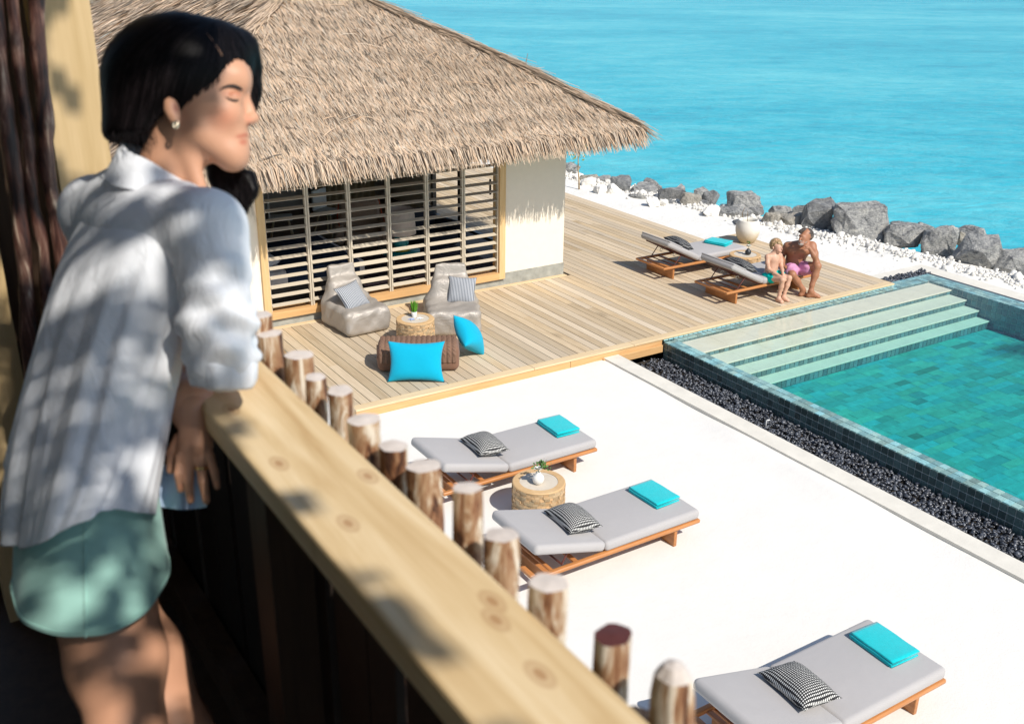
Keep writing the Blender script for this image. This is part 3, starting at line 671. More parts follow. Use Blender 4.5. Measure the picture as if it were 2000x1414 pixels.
def strands(face, n, lmin, lmax, wmin, wmax, smax=HALF, jit=.12, lift=.026, fringe=0):
    """Palm-leaf strips lying down the slope; returns vertices, faces, tints."""
    a, b, inw = faces[face]; a = np.array(a); b = np.array(b); L = np.linalg.norm(b-a); d = (b-a)/L; inw = np.array(inw, float)
    if fringe:
        s = RNG.uniform(-.05, .16, n); t = RNG.uniform(0, L, n)
    else:
        s = smax*(1-np.sqrt(1-RNG.uniform(0, 1, n)*.985)); s = np.clip(s+RNG.normal(0, .05, n), .02, smax); t = s+RNG.uniform(0, 1, n)*np.maximum(L-2*s, .05)
    P = a+d*t[:, None]+inw*s[:, None]; z = roof_h(np.maximum(s, 0))
    slope = (roof_h(np.maximum(s, 0)+.15)-roof_h(np.maximum(s-.15, 0)))/.3
    dn = np.stack([-inw[0]*np.ones(n), -inw[1]*np.ones(n), -slope], 1); dn /= np.linalg.norm(dn, axis=1)[:, None]
    side = np.array([d[0], d[1], 0.]); nrm = np.cross(np.tile(side, (n, 1)), -dn); nrm *= np.sign(nrm[:, 2:3])
    bias = .03 if face == 'front' else -.05
    ang = RNG.normal(bias, jit, n); dirv = dn*np.cos(ang)[:, None]+side*np.sin(ang)[:, None]
    ln = RNG.uniform(lmin, lmax, n); w = RNG.uniform(wmin, wmax, n)
    p0 = np.column_stack([P, z])+nrm*RNG.uniform(-.02, .015, n)[:, None]
    if fringe:
        drop = RNG.uniform(.3, 1.0, n)[:, None]*np.array([[0, 0, -1.0]])
        p1 = p0+dirv*(ln*.45)[:, None]+nrm*.02; d2 = dirv*.55+drop*.9; d2 /= np.linalg.norm(d2, axis=1)[:, None]; p2 = p1+d2*(ln*.6)[:, None]
    else:
        lf = RNG.uniform(.0, lift, n)
        p1 = p0+dirv*(ln*.5)[:, None]+nrm*(lf*.55+.01)[:, None]; p2 = p0+dirv*ln[:, None]+nrm*(lf)[:, None]-np.array([0, 0, 1.])*(.12*lf)[:, None]
    wd_ = np.cross(dirv, nrm); tw = RNG.normal(0, .25, n)[:, None]; wd_ = wd_*np.cos(tw)+nrm*np.sin(tw); wd_ *= (w/2)[:, None]
    V = np.stack([p0-wd_, p0+wd_, p1-wd_*1.05, p1+wd_*1.05, p2-wd_*.45, p2+wd_*.45], 1).reshape(-1, 3)
    b0 = np.arange(n)[:, None]*6; Q = np.concatenate([b0+np.array([[0, 1, 3, 2]]), b0+np.array([[2, 3, 5, 4]])], 1).reshape(-1, 4)
    f = np.clip(RNG.normal(1.0, .11, n), .6, 1.3)
    if not fringe:
        f = f*(1+.10*np.sin(s*2*np.pi/.42+np.sin(t*1.7)))
    f = np.where(RNG.uniform(0, 1, n) < .17, f*.30, f); w = np.where(f < .45, w*.6, w)  # darkened strands stand in for the shaded slits between strips
    g = RNG.normal(0, .05, n); col = np.stack([f*(1+g), f, f*(1-g)], 1)
    return V, Q, np.repeat(col, 2, axis=0)
def join_strands(lst):
    Vs, Qs, Ts, o = [], [], [], 0
    for V, Q, T in lst: Vs.append(V); Qs.append(Q+o); Ts.append(T); o += len(V)
    return np.concatenate(Vs), np.concatenate(Qs), np.concatenate(Ts)
Vt, Qt, Tt = join_strands([strands('front', 82000, .13, .30, .008, .0155), strands('front', 6200, .32, .54, .010, .018, fringe=1, jit=.16), strands('left', 30000, .2, .5, .012, .026),
    strands('right', 14000, .25, .5, .014, .028), strands('right', 5200, .32, .54, .010, .018, fringe=1, jit=.16), strands('left', 1500, .3, .46, .012, .02, fringe=1), strands('back', 3000, .3, .6, .02, .04), strands('front', 260, .25, .6, .010, .016, jit=1.3, lift=.10)])
tag(bpart("thatch", mesh_np("thatch", Vt, Qt, Tt), MAT_THATCH, roof), kind="stuff")
# thicker straw along the two hips in view
hs = MB()
def hip_strands(corner, dx, dy, n):
    Vs = []
    for _ in range(n):
        s = random.uniform(.05, HALF-.1); p = Vector((corner[0]+dx*s, corner[1]+dy*s, float(roof_h(s))+random.uniform(0, .05)))
        p += Vector((random.gauss(0, .05), random.gauss(0, .05), 0)); L = random.uniform(.3, .7); sl = float(roof_h(s)-roof_h(max(s-.2, 0)))/min(.2, s) if s > 0 else .6
        dv = Vector((-dx, -dy, -sl)); dv.normalize(); dv += Vector((random.gauss(0, .10), random.gauss(0, .10), random.gauss(.02, .03))); q = p+dv*L
        f = random.uniform(.6, 1.25); hs.bar(p, q, random.uniform(.010, .02), .004, tint=(f, f, f))
hip_strands((EX1, EY0), -1, 1, 1300); hip_strands((EX0, EY0), 1, 1, 1300); hip_strands((EX0, EY1), 1, -1, 300)
tag(bpart("hip_straw", hs.mesh("hip_straw", tint=True), MAT_THATCH, roof), kind="stuff")

# ---------------------------------------------------------------- things inside the bungalow
FZ = .237
navy = plain("navy_bedcover", (.012, .03, .075), .85); linen = plain("bed_linen", (.62, .63, .68), .8); teal = plain("teal_lacquer", (.01, .22, .24), .35); shade = plain("lamp_shade_fabric", (.62, .54, .48), .9)
b = thing("bed", "bed with navy cover and pale sheet seen through the left louvres", "bed", (5.75, 16.0, FZ))
ob("base", rbox_mesh("base", (1.9, 2.0, .3), .03, 2, centre=(0, 0, .16)), plain("bed_base", (.05, .045, .04)), b)
ob("mattress", rbox_mesh("mattress", (1.95, 2.05, .26), .08, 3, centre=(0, 0, .44)), linen, b)
ob("bed_cover", rbox_mesh("bed_cover", (1.30, 2.10, .30), .085, 3, centre=(.24, 0, .445)), navy, b)
ob("pillow", pillow_mesh("pillow", .5, .75, .2), linen, b, (-.65, -.45, .64), (0, R_(-12), 0)); ob("pillow", pillow_mesh("pillow", .5, .75, .2), linen, b, (-.65, .45, .64), (0, R_(-12), 0))
P = aty(785, 470, 15.45)
t = thing("side_table", "low teal stool table under the lamp inside the bungalow", "table", (P[0], 15.5, FZ))
ob("top", MB().lathe([(.30, .42), (.33, .43), (.33, .47), (.02, .47)], 24).mesh("top", True), teal, t)
for k in range(4): ob("leg", MB().tube([(.2*math.cos(k*1.57+.5), .2*math.sin(k*1.57+.5), .425), (.27*math.cos(k*1.57+.5), .27*math.sin(k*1.57+.5), 0)], .018, 8).mesh("leg"), MAT_DKMETAL, t)
l = thing("table_lamp", "lamp with a large drum shade and turquoise base behind the louvres", "lamp", (P[0], 15.5, FZ+.472))
ob("base", MB().lathe([(.14, 0), (.15, .03), (.10, .06), (.13, .10), (.14, .15), (.10, .2), (.11, .24), (.06, .27), (.03, .35)], 24).mesh("base", True), teal, l)
ob("base_ring", MB().lathe([(.16, .002), (.17, .02), (.16, .04), (.151, .04)], 24).mesh("base_ring", True), plain("yellow_glaze", (.5, .36, .03), .3), l)
ob("lamp_shade", MB().lathe([(.27, .30), (.245, .72), (.24, .72), (.265, .30)], 32, cap=False).mesh("lamp_shade", True), shade, l)
P = aty(715, 452, 17.0)
a = thing("armchair", "beige armchair with orange piping inside the bungalow", "armchair", (P[0], 17.2, FZ), R_(-20)); beige = plain("beige_upholstery", (.34, .25, .19), .9); pip = plain("orange_piping", (.45, .09, .03), .7)
ob("seat", rbox_mesh("seat", (.7, .7, .22), .06, 3, centre=(0, 0, .35)), beige, a); ob("backrest", rbox_mesh("backrest", (.75, .2, .6), .07, 3, centre=(0, .36, .62)), beige, a)
for s in (-1, 1):
    ob("armrest", rbox_mesh("armrest", (.16, .75, .36), .05, 3, centre=(s*.42, 0, .45)), beige, a); ob("piping", MB().tube([(s*.42, -.37, .63), (s*.42, .3, .635), (s*.37, .36, .925)], .012, 8).mesh("piping"), pip, a)
    for y in (-.28, .28): ob("leg", MB().tube([(s*.3, y, .26), (s*.32, y*1.05, 0)], .02, 8).mesh("leg"), MAT_DKMETAL, a)
P = aty(852, 455, 16.3)
a = thing("armchair", "dark blue low armchair inside, next to the lamp", "armchair", (P[0], 16.5, FZ), R_(15)); dk = plain("dark_blue_upholstery", (.012, .016, .03), .8)
ob("seat", rbox_mesh("seat", (.75, .75, .25), .07, 3, centre=(0, 0, .3)), dk, a); ob("backrest", rbox_mesh("backrest", (.8, .22, .5), .09, 3, centre=(0, .36, .55)), dk, a)
for s in (-1, 1): ob("armrest", rbox_mesh("armrest", (.18, .75, .34), .07, 3, centre=(s*.43, 0, .42)), dk, a)
rug = MB().box((-1.5, -1.1, 0), (1.5, 1.1, .012)); tag(rug.obj("rug", plain("patterned_rug", (.10, .07, .08), .95, .8, 9, .1), loc=(7.9, 16.1, FZ+.002)), "dark patterned rug on the bungalow floor", "rug")
ch_m = plain("pale_wood_legs", (.50, .40, .24), .6); cs_m = plain("white_shell_seat", (.6, .6, .58), .4)
for k, (px, lab) in enumerate(((640, "white shell chair with pale wooden legs at the back of the bungalow"), (545, "white shell chair with pale wooden legs behind the bed"))):
    P = aty(px, 380, 18.8); c = thing("dining_chair", lab, "chair", (P[0], 18.8, FZ), R_(30+k*40), "chairs at the back of the bungalow")
    ob("seat", rbox_mesh("seat", (.46, .44, .04), .018, 2, centre=(0, 0, .45)), cs_m, c); ob("backrest", rbox_mesh("backrest", (.44, .04, .4), .018, 2, centre=(0, .22, .67)), cs_m, c)
    for sx in (-1, 1):
        for sy in (-1, 1): ob("leg", MB().tube([(sx*.13, sy*.13, .43), (sx*.22, sy*.22, 0)], .017, 8).mesh("leg"), ch_m, c)
cu = MB(); P0 = (9.0, 19.8)
V = []; 
for k in range(40):
    x = 8.2+k*.035; V += [(x, 20.7+.05*math.sin(k*1.4), .25), (x, 20.7+.05*math.sin(k*1.4), 2.7)]
tag(ob("curtain", mesh_np("curtain", V, [(2*k, 2*k+2, 2*k+3, 2*k+1) for k in range(39)], None, True), plain("tan_curtain", (.34, .27, .16), .9)), "tan pleated curtain hanging in the back of the bungalow", "curtain")

# ================================================================ sun loungers
MAT_TEAK = wood("oiled_teak", (.36, .135, .040), (.56, .25, .085), (.6, 7, 7), 5, .05, .38, coords='obj', bump=.05, spec=.5)
MAT_TEAKY = wood("oiled_teak_across", (.34, .125, .038), (.54, .235, .08), (7, .6, 7), 5, .05, .38, coords='obj', bump=.05, spec=.5)
MAT_STRUT = plain("dark_red_rod", (.12, .03, .02), .35, .1, spec=.5)
def m_fabric(name, c, var=.06, weave=420, rough=.9):
    q = NT(name); p = q.pos('obj'); f = q.noise(p, 3, 3); g = q.noise(p, weave, 2, .6)
    q.col(q.mix(q.math('ADD', q.math('MULTIPLY', f, .5), q.math('MULTIPLY', g, .5)), tuple(x*(1-2*var) for x in c), tuple(min(1, x*(1+2*var)) for x in c)))
    q.set(rough, .15); q.b.inputs['Sheen Weight'].default_value = .15; q.bump(q.math('ADD', q.math('MULTIPLY', g, .15), q.noise(p, 7, 3, .5)), .35, .012); return q.m
MAT_CUSH = m_fabric("grey_outdoor_fabric", (.405, .385, .375), .045)
MAT_CORD = plain("white_cord", (.7, .68, .62), .6)
def m_dots(name, dark, light, n, thr, stripe=False):
    q = NT(name); p = q.pos('obj'); sp = q.n("SeparateXYZ"); q.l(p, sp.inputs[0])
    fx = q.math('SUBTRACT', q.math('FRACT', q.math('MULTIPLY', sp.outputs[0], n)), .5); fy = q.math('SUBTRACT', q.math('FRACT', q.math('MULTIPLY', sp.outputs[1], n)), .5)
    if stripe: f = q.math('LESS_THAN', q.math('ABSOLUTE', fx), thr)
    else: f = q.math('LESS_THAN', q.math('ADD', q.math('POWER', q.math('ABSOLUTE', fx), 2.0), q.math('POWER', q.math('ABSOLUTE', fy), 2.0)), thr*thr)
    q.col(q.mix(f, dark, light)); q.set(.9, .1); q.bump(q.noise(p, 9, 3), .3, .01); return q.m
MAT_DOTS = m_dots("dark_cloth_with_white_dots", (.028, .028, .030), (.70, .69, .65), 58, .29)
MAT_DOTS2 = m_dots("charcoal_cloth_with_fine_dots", (.035, .036, .040), (.50, .50, .48), 58, .20)
MAT_STRIPE = m_dots("grey_and_white_striped_cloth", (.13, .14, .165), (.46, .47, .48), 42, .25, True)
MAT_TOWEL = plain("turquoise_terry", (.004, .50, .535), .95, .10, 40, .1, bump=.6, bscale=300, bdist=.004, **{'Sheen_Weight': .3})
LL, LW = 2.03, .80
def slab(w, d, t, r=.035, bulge=.012):
    """Cushion slab with rounded edges, lying with its corner edges soft."""
    me = rbox_mesh("cushion", (w, d, t), r, 4, True)
    return me
def make_lounger(label, loc, back_deg, group, hood=False):
    """Lounger lying along +x: the backrest end at x=0, the foot end at x=LL, y from 0 to LW."""
    t = thing("sun_lounger", label, "sun lounger", loc, 0, group)
    # frame
    for y in (.028, LW-.028): ob("side_rail", rbox_mesh("side_rail", (LL, .056, .042), .014, 3, True, (LL/2, y, .222)), MAT_TEAK, t)
    for x in (.030, LL-.030): ob("end_rail", rbox_mesh("end_rail", (.058, LW-.114, .040), .012, 3, True, (x, LW/2, .2215)), MAT_TEAKY, t)
    for x in (.262, LL-.29): ob("leg", rbox_mesh("leg", (.040, LW-.07, .205), .006, 2, True, (x, LW/2, .1005)), MAT_TEAKY, t)
    for x in (.12, .46): ob("cross_bar", rbox_mesh("cross_bar", (.05, LW-.115, .022), .005, 2, True, (x+.06, LW/2, .218)), MAT_TEAKY, t)
    for k in range(9):
        ob("slat", rbox_mesh("slat", (.075, LW-.115, .018), .004, 1, False, (.88+k*.125, LW/2, .231)), MAT_TEAKY, t)
    # back frame, hinged
    hx, hz, A = .815, .245, R_(back_deg); BL = .80
    def bk(u, v, y): return (hx-u*math.cos(A)-v*math.sin(A)*1.0, y, hz+u*math.sin(A)-v*math.cos(A)*-1.0)
    for y in (.09, LW-.09): ob("back_rail", MB().bar(bk(0, 0, y), bk(BL-.08, 0, y), .035, .022, (math.sin(A), 0, math.cos(A))).mesh("back_rail"), MAT_STRUT if hood else MAT_TEAK, t)
    for u in (.12, .3, .5, .68): ob("back_slat", MB().bar(bk(u, .002, .11), bk(u, .002, LW-.11), .06, .014, (math.sin(A), 0, math.cos(A))).mesh("back_slat"), MAT_STRUT if hood else MAT_TEAKY, t)
    for y in (.075, LW-.075): ob("strut", MB().tube([bk(.42, -.02, y), (.30 if hood else .36, y, .236)], .009, 8).mesh("strut"), MAT_STRUT, t)
    ob("strut_bar", MB().tube([(.30 if hood else .36, .075, .238), (.30 if hood else .36, LW-.075, .238)], .010, 8).mesh("strut_bar"), MAT_STRUT, t)
    # mattress: foot section and back section
    ob("seat_cushion", rbox_mesh("seat_cushion", (LL-.83, LW-.012, .112), .044, 5, True, ((LL+.83)/2-.004, LW/2, .297)), MAT_CUSH, t)
    bc = ob("back_cushion", rbox_mesh("back_cushion", (.845, LW-.012, .106), .044, 5, True, (-.845/2-.006, 0, .056)), MAT_CUSH, t, (.822, LW/2, .245), (0, A, 0))
    if hood:
        ob("head_roll", rbox_mesh("head_roll", (.34, LW-.02, .03), .014, 3, True, (-.845+.165, 0, .104)), MAT_CUSH, t, (.822, LW/2, .245), (0, A, 0))
        for y in (.16, .52): ob("cord_loop", MB().tube([(hx-.50*math.cos(A)+.03*math.cos(k), y+.002*k, hz-.03+.5*math.sin(A)-.03+.03*math.sin(k)) for k in np.linspace(0, 5.5, 10)], .006, 6).mesh("cord_loop"), MAT_CORD, t)
    return t
SLAB = (("grey cushioned teak lounger on the sand, farthest one, by the round table", (4.53, 8.37)), ("grey cushioned teak lounger on the sand, middle one with the table behind", (4.47, 6.555)), ("grey cushioned teak lounger on the sand, nearest one in the corner", (4.475, 3.68)))
for lab, (x, y) in SLAB: make_lounger(lab, (x, y, 0), 15.5, "loungers on the white sand")
make_lounger("raised grey lounger on the timber deck with a towel, farther from the pool", (11.60, 13.16, DECK), 26, "loungers on the deck", True)
make_lounger("raised grey lounger on the timber deck where man and boy sit", (11.60, 11.575, DECK), 26, "loungers on the deck", True)
pm = [pillow_mesh("pillow", .37, .52, .22, 30, .10, .72, .02, k) for k in range(3)]
pm2 = pillow_mesh("pillow", .37, .52, .22, 30, .10, .72, .02, 7)
def dot_pillow(lab, lx, ly, lz, A, k, dx=.0):
    P = (lx+.80+dx, ly+.40, lz+.462)
    o = ob("dotted_pillow", pm[k % 3], MAT_DOTS, None, P, (R_(random.uniform(-3, 3)), R_(A), R_(random.uniform(-7, -2)))); tag(o, lab, "pillow", "dotted pillows on the loungers"); return o
dot_pillow("dark pillow with white dots on the farthest sand lounger", 4.53, 8.37, 0, 3, 0, -.06)
dot_pillow("dark pillow with white dots on the middle sand lounger", 4.47, 6.555, 0, 3, 1, -.09)
dot_pillow("dark pillow with white dots on the nearest sand lounger", 4.475, 3.68, 0, 3, 2, -.05)
for lab, (x, y) in (("dark dotted pillow on the deck lounger with the towel", (11.60, 13.16)), ("dark dotted pillow behind the boy on the deck lounger", (11.60, 11.575))):
    o = ob("dotted_pillow", pm2, MAT_DOTS2, None, (x+.62, y+.36, DECK+.530), (0, R_(24), R_(-4))); tag(o, lab, "pillow", "dotted pillows on the loungers")
def towel_mesh(w=.29, d=.44):
    m = MB(); n = 14
    for i, (z0, z1, sx, sy) in enumerate(((0, .021, 0, 0), (.0205, .041, -.004, .004), (.0405, .062, .003, -.003))):
        prof = []
        r = (z1-z0)/2
        for k in range(9): a = -math.pi/2+math.pi*k/8; prof.append((w/2+sx+r*math.cos(a)*.9, (z0+z1)/2+r*math.sin(a)))
        for k in range(9): a = math.pi/2+math.pi*k/8; prof.append((-w/2+sx+r*math.cos(a)*.9, (z0+z1)/2+r*math.sin(a)))
        rings = []
        for j in range(n+1):
            y = -d/2+sy+d*j/n; e = 1 if 0 < j < n else .86
            rings.append([(x, y, (z0+z1)/2+(z-(z0+z1)/2)*e+.0018*math.sin(x*31+y*23+i)) for x, z in prof])
        V = [p for r_ in rings for p in r_]; q = len(prof); Fc = [(j*q+k, j*q+(k+1) % q, (j+1)*q+(k+1) % q, (j+1)*q+k) for j in range(n) for k in range(q)]+[tuple(range(q))[::-1], tuple(range(n*q, (n+1)*q))]
        m.add(V, Fc)
    return m.mesh("towel", True)
tw = towel_mesh()
for lab, (x, y, z, rz) in (("turquoise folded towel on the farthest sand lounger", (6.34, 8.86, .352, -2)), ("turquoise folded towel on the middle sand lounger", (6.26, 7.02, .352, 2)), ("turquoise folded towel on the nearest sand lounger", (6.27, 4.13, .352, -3)), ("turquoise folded towel on the deck lounger beside the white planter", (13.30, 13.62, .482, 20))):
    tag(ob("folded_towel", tw, MAT_TOWEL, None, (x, y, z-.0), (0, 0, R_(rz))), lab, "towel", "folded towels on the loungers")

# ================================================================ drum tables of stacked wood chips
MAT_CHIP = plain("light_wood_chips", (.62, .43, .24), .6, .18, 30, .3, tint=True)
MAT_TOP = wood("bleached_log_top", (.50, .43, .34), (.66, .59, .49), (1, 1, 1), 4, .03, .7, coords='obj', bump=.1)
MAT_RIM = wood("pale_wood_rim", (.50, .31, .14), (.66, .45, .24), (1, 1, 1), 5, .03, .6, coords='obj', bump=.1)
def drum_mesh(r, h, seed):
    rg = random.Random(seed); m = MB(); rows = 13; rh = h/rows
    m.lathe([(r-.012, .0), (r-.012, h-.005)], 40, tint=(.5, .45, .4))
    for i in range(rows):
        a = rg.uniform(0, .3)
        while a < 2*math.pi+.25:
            w = rg.uniform(.10, .26); rr = r+rg.uniform(-.006, .007); f = rg.uniform(.72, 1.22); g = rg.uniform(-.08, .08); n = 3
            V = []
            for k in range(n):
                t = a+w*(k/(n-1))*.97; V += [(math.cos(t)*rr, math.sin(t)*rr, i*rh+.001), (math.cos(t)*rr, math.sin(t)*rr, (i+1)*rh-.001), (math.cos(t)*(r-.02), math.sin(t)*(r-.02), i*rh+.001), (math.cos(t)*(r-.02), math.sin(t)*(r-.02), (i+1)*rh-.001)]
            Fc = []
            for k in range(n-1):
                o = k*4; Fc += [(o, o+4, o+5, o+1), (o+1, o+5, o+7, o+3), (o, o+2, o+6, o+4)]
            Fc += [(0, 1, 3, 2), ((n-1)*4, (n-1)*4+2, (n-1)*4+3, (n-1)*4+1)]
            m.add(V, Fc, (f*(1+g), f, f*(1-g))); a += w
    return m.mesh("chip_side", tint=True)
drums = drum_mesh(.28, .37, 3)
def drum_table(label, x, y, z, k):
    t = thing("drum_table", label, "table", (x, y, z), k*1.1, "round wood chip tables")
    tag(ob("chip_side", drums, MAT_CHIP, t), kind="stuff")
    ob("rim", MB().lathe([(.205, .372), (.205, .382), (.272, .382), (.282, .374), (.282, .366)], 48, cap=False).mesh("rim"), MAT_RIM, t)
    ob("top", MB().lathe([(.0, .3775), (.2035, .3775), (.2035, .37)], 48, cap=False).mesh("top"), MAT_TOP, t)
    return t
TOPZ = .379
drum_table("drum table of stacked wood chips between the loungers on the sand", 5.40, 7.87, 0, 0)
drum_table("drum table of stacked wood chips between the two bean bags", float(at(811, 622, DECK+TOPZ)[0]), float(at(811, 622, DECK+TOPZ)[1]), DECK, 1)
drum_table("drum table of stacked wood chips between the deck loungers", 13.15, 12.76, DECK, 2)
MAT_LEAF = plain("green_leaf", (.07, .16, .025), .5, .4, 40, spec=.4); MAT_GRASS = plain("bright_grass_blade", (.09, .27, .02), .5, .4, 40, spec=.4); MAT_CER = plain("white_glazed_ceramic", (.78, .76, .71), .3, .04); MAT_PETAL = plain("white_petal", (.82, .81, .74), .6, .05)
MAT_BLK = plain("dark_slate_ceramic", (.035, .038, .042), .4, .2)
def flower(t, z0, petals=16, r=.035, x=0, y=0):
    m = MB()
    for k in range(petals):
        a = k*2.4; e = .35+.9*(k/petals); rr = r*(1-.35*k/petals)
        c = Vector((x, y, z0)); d = Vector((math.cos(a)*math.cos(e), math.sin(a)*math.cos(e), math.sin(e))); s = Vector((-math.sin(a), math.cos(a), 0)); u = d.cross(s)
        p = [c, c+d*rr*.6+s*rr*.42, c+d*rr*1.05+u*-.15*rr, c+d*rr*.6-s*rr*.42]; m.add([tuple(q) for q in p], [(0, 1, 2, 3)])
    ob("flower", m.mesh("flower"), MAT_PETAL, t)
def leaves(t, z0, n, r, rad=.05, sz=.03, x=0, y=0, seed=1):
    rg = random.Random(seed); m = MB()
    for k in range(n):
        c = Vector((x+rg.gauss(0, rad), y+rg.gauss(0, rad), z0+rg.gauss(0, rad*.8))); d = Vector((rg.gauss(0, 1), rg.gauss(0, 1), rg.gauss(.3, .6))).normalized(); s = d.orthogonal().normalized()
        m.add([tuple(c), tuple(c+d*sz*.5+s*sz*.35), tuple(c+d*sz), tuple(c+d*sz*.5-s*sz*.35)], [(0, 1, 2, 3)])
    ob("leaves", m.mesh("leaves"), MAT_LEAF, t)
VASE = [(.022, 0), (.036, .015), (.042, .04), (.036, .065), (.018, .083), (.016, .095), (.012, .095), (.014, .07)]
P = at(1051, 944, TOPZ)
v = thing("bud_vase", "little white vase with a white flower on the table between sand loungers", "vase", (P[0], P[1], TOPZ)); ob("vase", MB().lathe([(r*1.15, z*1.1) for r, z in VASE], 24, cap=False).mesh("vase", True), MAT_CER, v)
ob("stem", MB().tube([(0, 0, .05), (.0, 0, .13)], .003, 6).mesh("stem"), MAT_LEAF, v); flower(v, .135, 22, .045, -.012, -.01); leaves(v, .15, 60, .05, .028, .028, .035, .0); v.scale = (1.3, 1.3, 1.3)
v = thing("bud_vase", "little black vase with a white flower on the table between deck loungers", "vase", (13.175, 12.72, DECK+TOPZ)); ob("vase", MB().lathe([(r*1.35, z*1.15) for r, z in VASE], 24, cap=False).mesh("vase", True), MAT_BLK, v)
ob("stem", MB().tube([(0, 0, .05), (.0, .0, .15)], .003, 6).mesh("stem"), MAT_LEAF, v); flower(v, .15, 22, .06, 0, 0); leaves(v, .22, 22, .04, .02, .03, .0, .02, 4)
P = at(809, 619, DECK+TOPZ); TP = P
v = thing("grass_pot", "white pot of upright bright green grass on the bean bag table", "potted plant", (P[0], P[1], DECK+TOPZ)); ob("pot", MB().lathe([(.032, 0), (.045, .08), (.042, .085), (.036, .07)], 24, cap=False).mesh("pot", True), MAT_CER, v)
g = MB()
for k in range(150):
    a = random.uniform(0, 6.28); r = random.uniform(0, .03); x, y = r*math.cos(a), r*math.sin(a); h = random.uniform(.13, .21); lx, ly = x*.9+random.gauss(0, .012), y*.9+random.gauss(0, .012); s = .0035
    g.add([(x-s, y, .06), (x+s, y, .06), (x+lx*.5+s, y+ly*.5, .06+h*.6), (x+lx*.5-s, y+ly*.5, .06+h*.6), (x+lx, y+ly, .06+h)], [(0, 1, 2, 3), (3, 2, 4)])
tag(ob("grass", g.mesh("grass"), MAT_GRASS, v), kind="stuff")
def starfish(label, x, y, z, c, rz):
    m = MB(); V = [(0, 0, .014)]
    for k in range(10): a = rz+k*math.pi/5; r = .06 if k % 2 == 0 else .022; V.append((r*math.cos(a), r*math.sin(a), .004 if k % 2 == 0 else .006))
    for k in range(10): a = rz+k*math.pi/5; r = .062 if k % 2 == 0 else .024; V.append((r*math.cos(a), r*math.sin(a), 0))
    m.add(V, [(0, 1+k, 1+(k+1) % 10) for k in range(10)]+[(1+k, 11+k, 11+(k+1) % 10, 1+(k+1) % 10) for k in range(10)])
    tag(m.obj("starfish", plain("starfish_"+label.split()[0], c, .8), loc=(x, y, z)), label, "starfish")
P = at(804, 624, DECK+TOPZ); starfish("blue-grey starfish ornament on the bean bag table", P[0], P[1], DECK+TOPZ+.0035, (.30, .38, .60), .3)
P = at(819, 622, DECK+TOPZ); starfish("white starfish ornament on the bean bag table", P[0], P[1], DECK+TOPZ+.0035, (.75, .76, .78), .8)

# ================================================================ bean bags, pouf, cushions
def m_bean():
    q = NT("metallic_taupe_vinyl"); p = q.pos('obj'); f = q.noise(p, 4, 4); q.col(q.mix(f, (.33, .29, .25), (.44, .40, .35))); q.set(.5, .45, .2)
    w = q.math('ABSOLUTE', q.math('SUBTRACT', q.noise(q.mapping(p, (1, 1, 1.5)), 3.4, 4, .55, 1.4), .5)); w2 = q.math('ABSOLUTE', q.math('SUBTRACT', q.noise(p, 9, 4, .55, 1.2), .5)); q.bump(q.math('ADD', w, q.math('MULTIPLY', w2, .45)), .45, .045); return q.m
MAT_BEAN = m_bean()
def bean_mesh(seed):
    ax = lambda t: np.array([[1, 0, 0], [0, math.cos(t), math.sin(t)], [0, -math.sin(t), math.cos(t)]])
    s = SDF(); s.rbox((0, -.05, .185), (.37, .46, .185), .085, k=.05); s.rbox((0, .30, .33), (.35, .17, .32), .10, ax(-.16), .14, .25); s.rbox((0, .375, .60), (.235, .055, .235), .02, ax(-.20), .08, .10)
    s.ell((0, -.18, .43), (.22, .2, .05), None, .09, True)
    rg = np.random.default_rng(seed); ph = rg.uniform(0, 6, 8)
    def df(V):
        x, y, z = V.T; d = .006*np.sin(11*x+7*y+ph[0])*np.sin(9*z+ph[1])+.008*np.sin(23*y-13*x+17*z+ph[2])+.006*np.sin(31*x+ph[3])*np.sin(27*z+19*y+ph[4])
        d *= np.clip(z/.06, 0, 1); c = V-np.array([0, 0, .2]); n = c/np.linalg.norm(c, axis=1)[:, None]; W = V+n*d[:, None]; W[:, 2] = np.maximum(W[:, 2], 0.0); return W
    return s.mesh("bean_bag", .017, df)
P1, P2, P3 = at(682, 664, DECK), at(765, 643, DECK), at(629, 631, DECK)
bm1, bm2 = bean_mesh(1), bean_mesh(5)
fx, fy = (P1[0]+P2[0])/2, (P1[1]+P2[1])/2
tag(ob("bean_bag", bm1, MAT_BEAN, None, (fx-.03, fy+.50, DECK+.004), (0, 0, R_(3)), (1.02, 1.0, 1.06)), "metallic taupe bean bag chair left of the drum table", "bean bag", "bean bag chairs on the deck")
Bc = at(897, 634, DECK+.08)
tag(ob("bean_bag", bm2, MAT_BEAN, None, (Bc[0]-.01, Bc[1]+.20, DECK+.004), (0, 0, R_(-26)), (1.12, 1.0, 1.06)), "metallic taupe bean bag chair right of the drum table", "bean bag", "bean bag chairs on the deck")
sp = pillow_mesh("striped_cushion", .44, .44, .15, 24, .09, .6, .03, 3)
P = at(688, 580, DECK+.50)
tag(ob("striped_cushion", sp, MAT_STRIPE, None, (P[0], P[1], P[2]+.01), (R_(50), R_(-8), R_(14))), "grey striped cushion propped on the left bean bag", "cushion", "striped cushions")
P = at(904, 568, DECK+.52)
tag(ob("striped_cushion", sp, MAT_STRIPE, None, (P[0]-.02, P[1]+.0, P[2]+.01), (R_(58), R_(3), R_(-34))), "grey striped cushion propped on the right bean bag", "cushion", "striped cushions")
RZ_IMG = YAW-R_(90)
MAT_POUF = m_fabric("brown_canvas", (.20, .108, .070), .1, 300); MAT_KNIT = plain("brown_knitted_wool", (.215, .128, .088), .95, .25, 60, .1, bump=.5, bscale=220, bdist=.004)
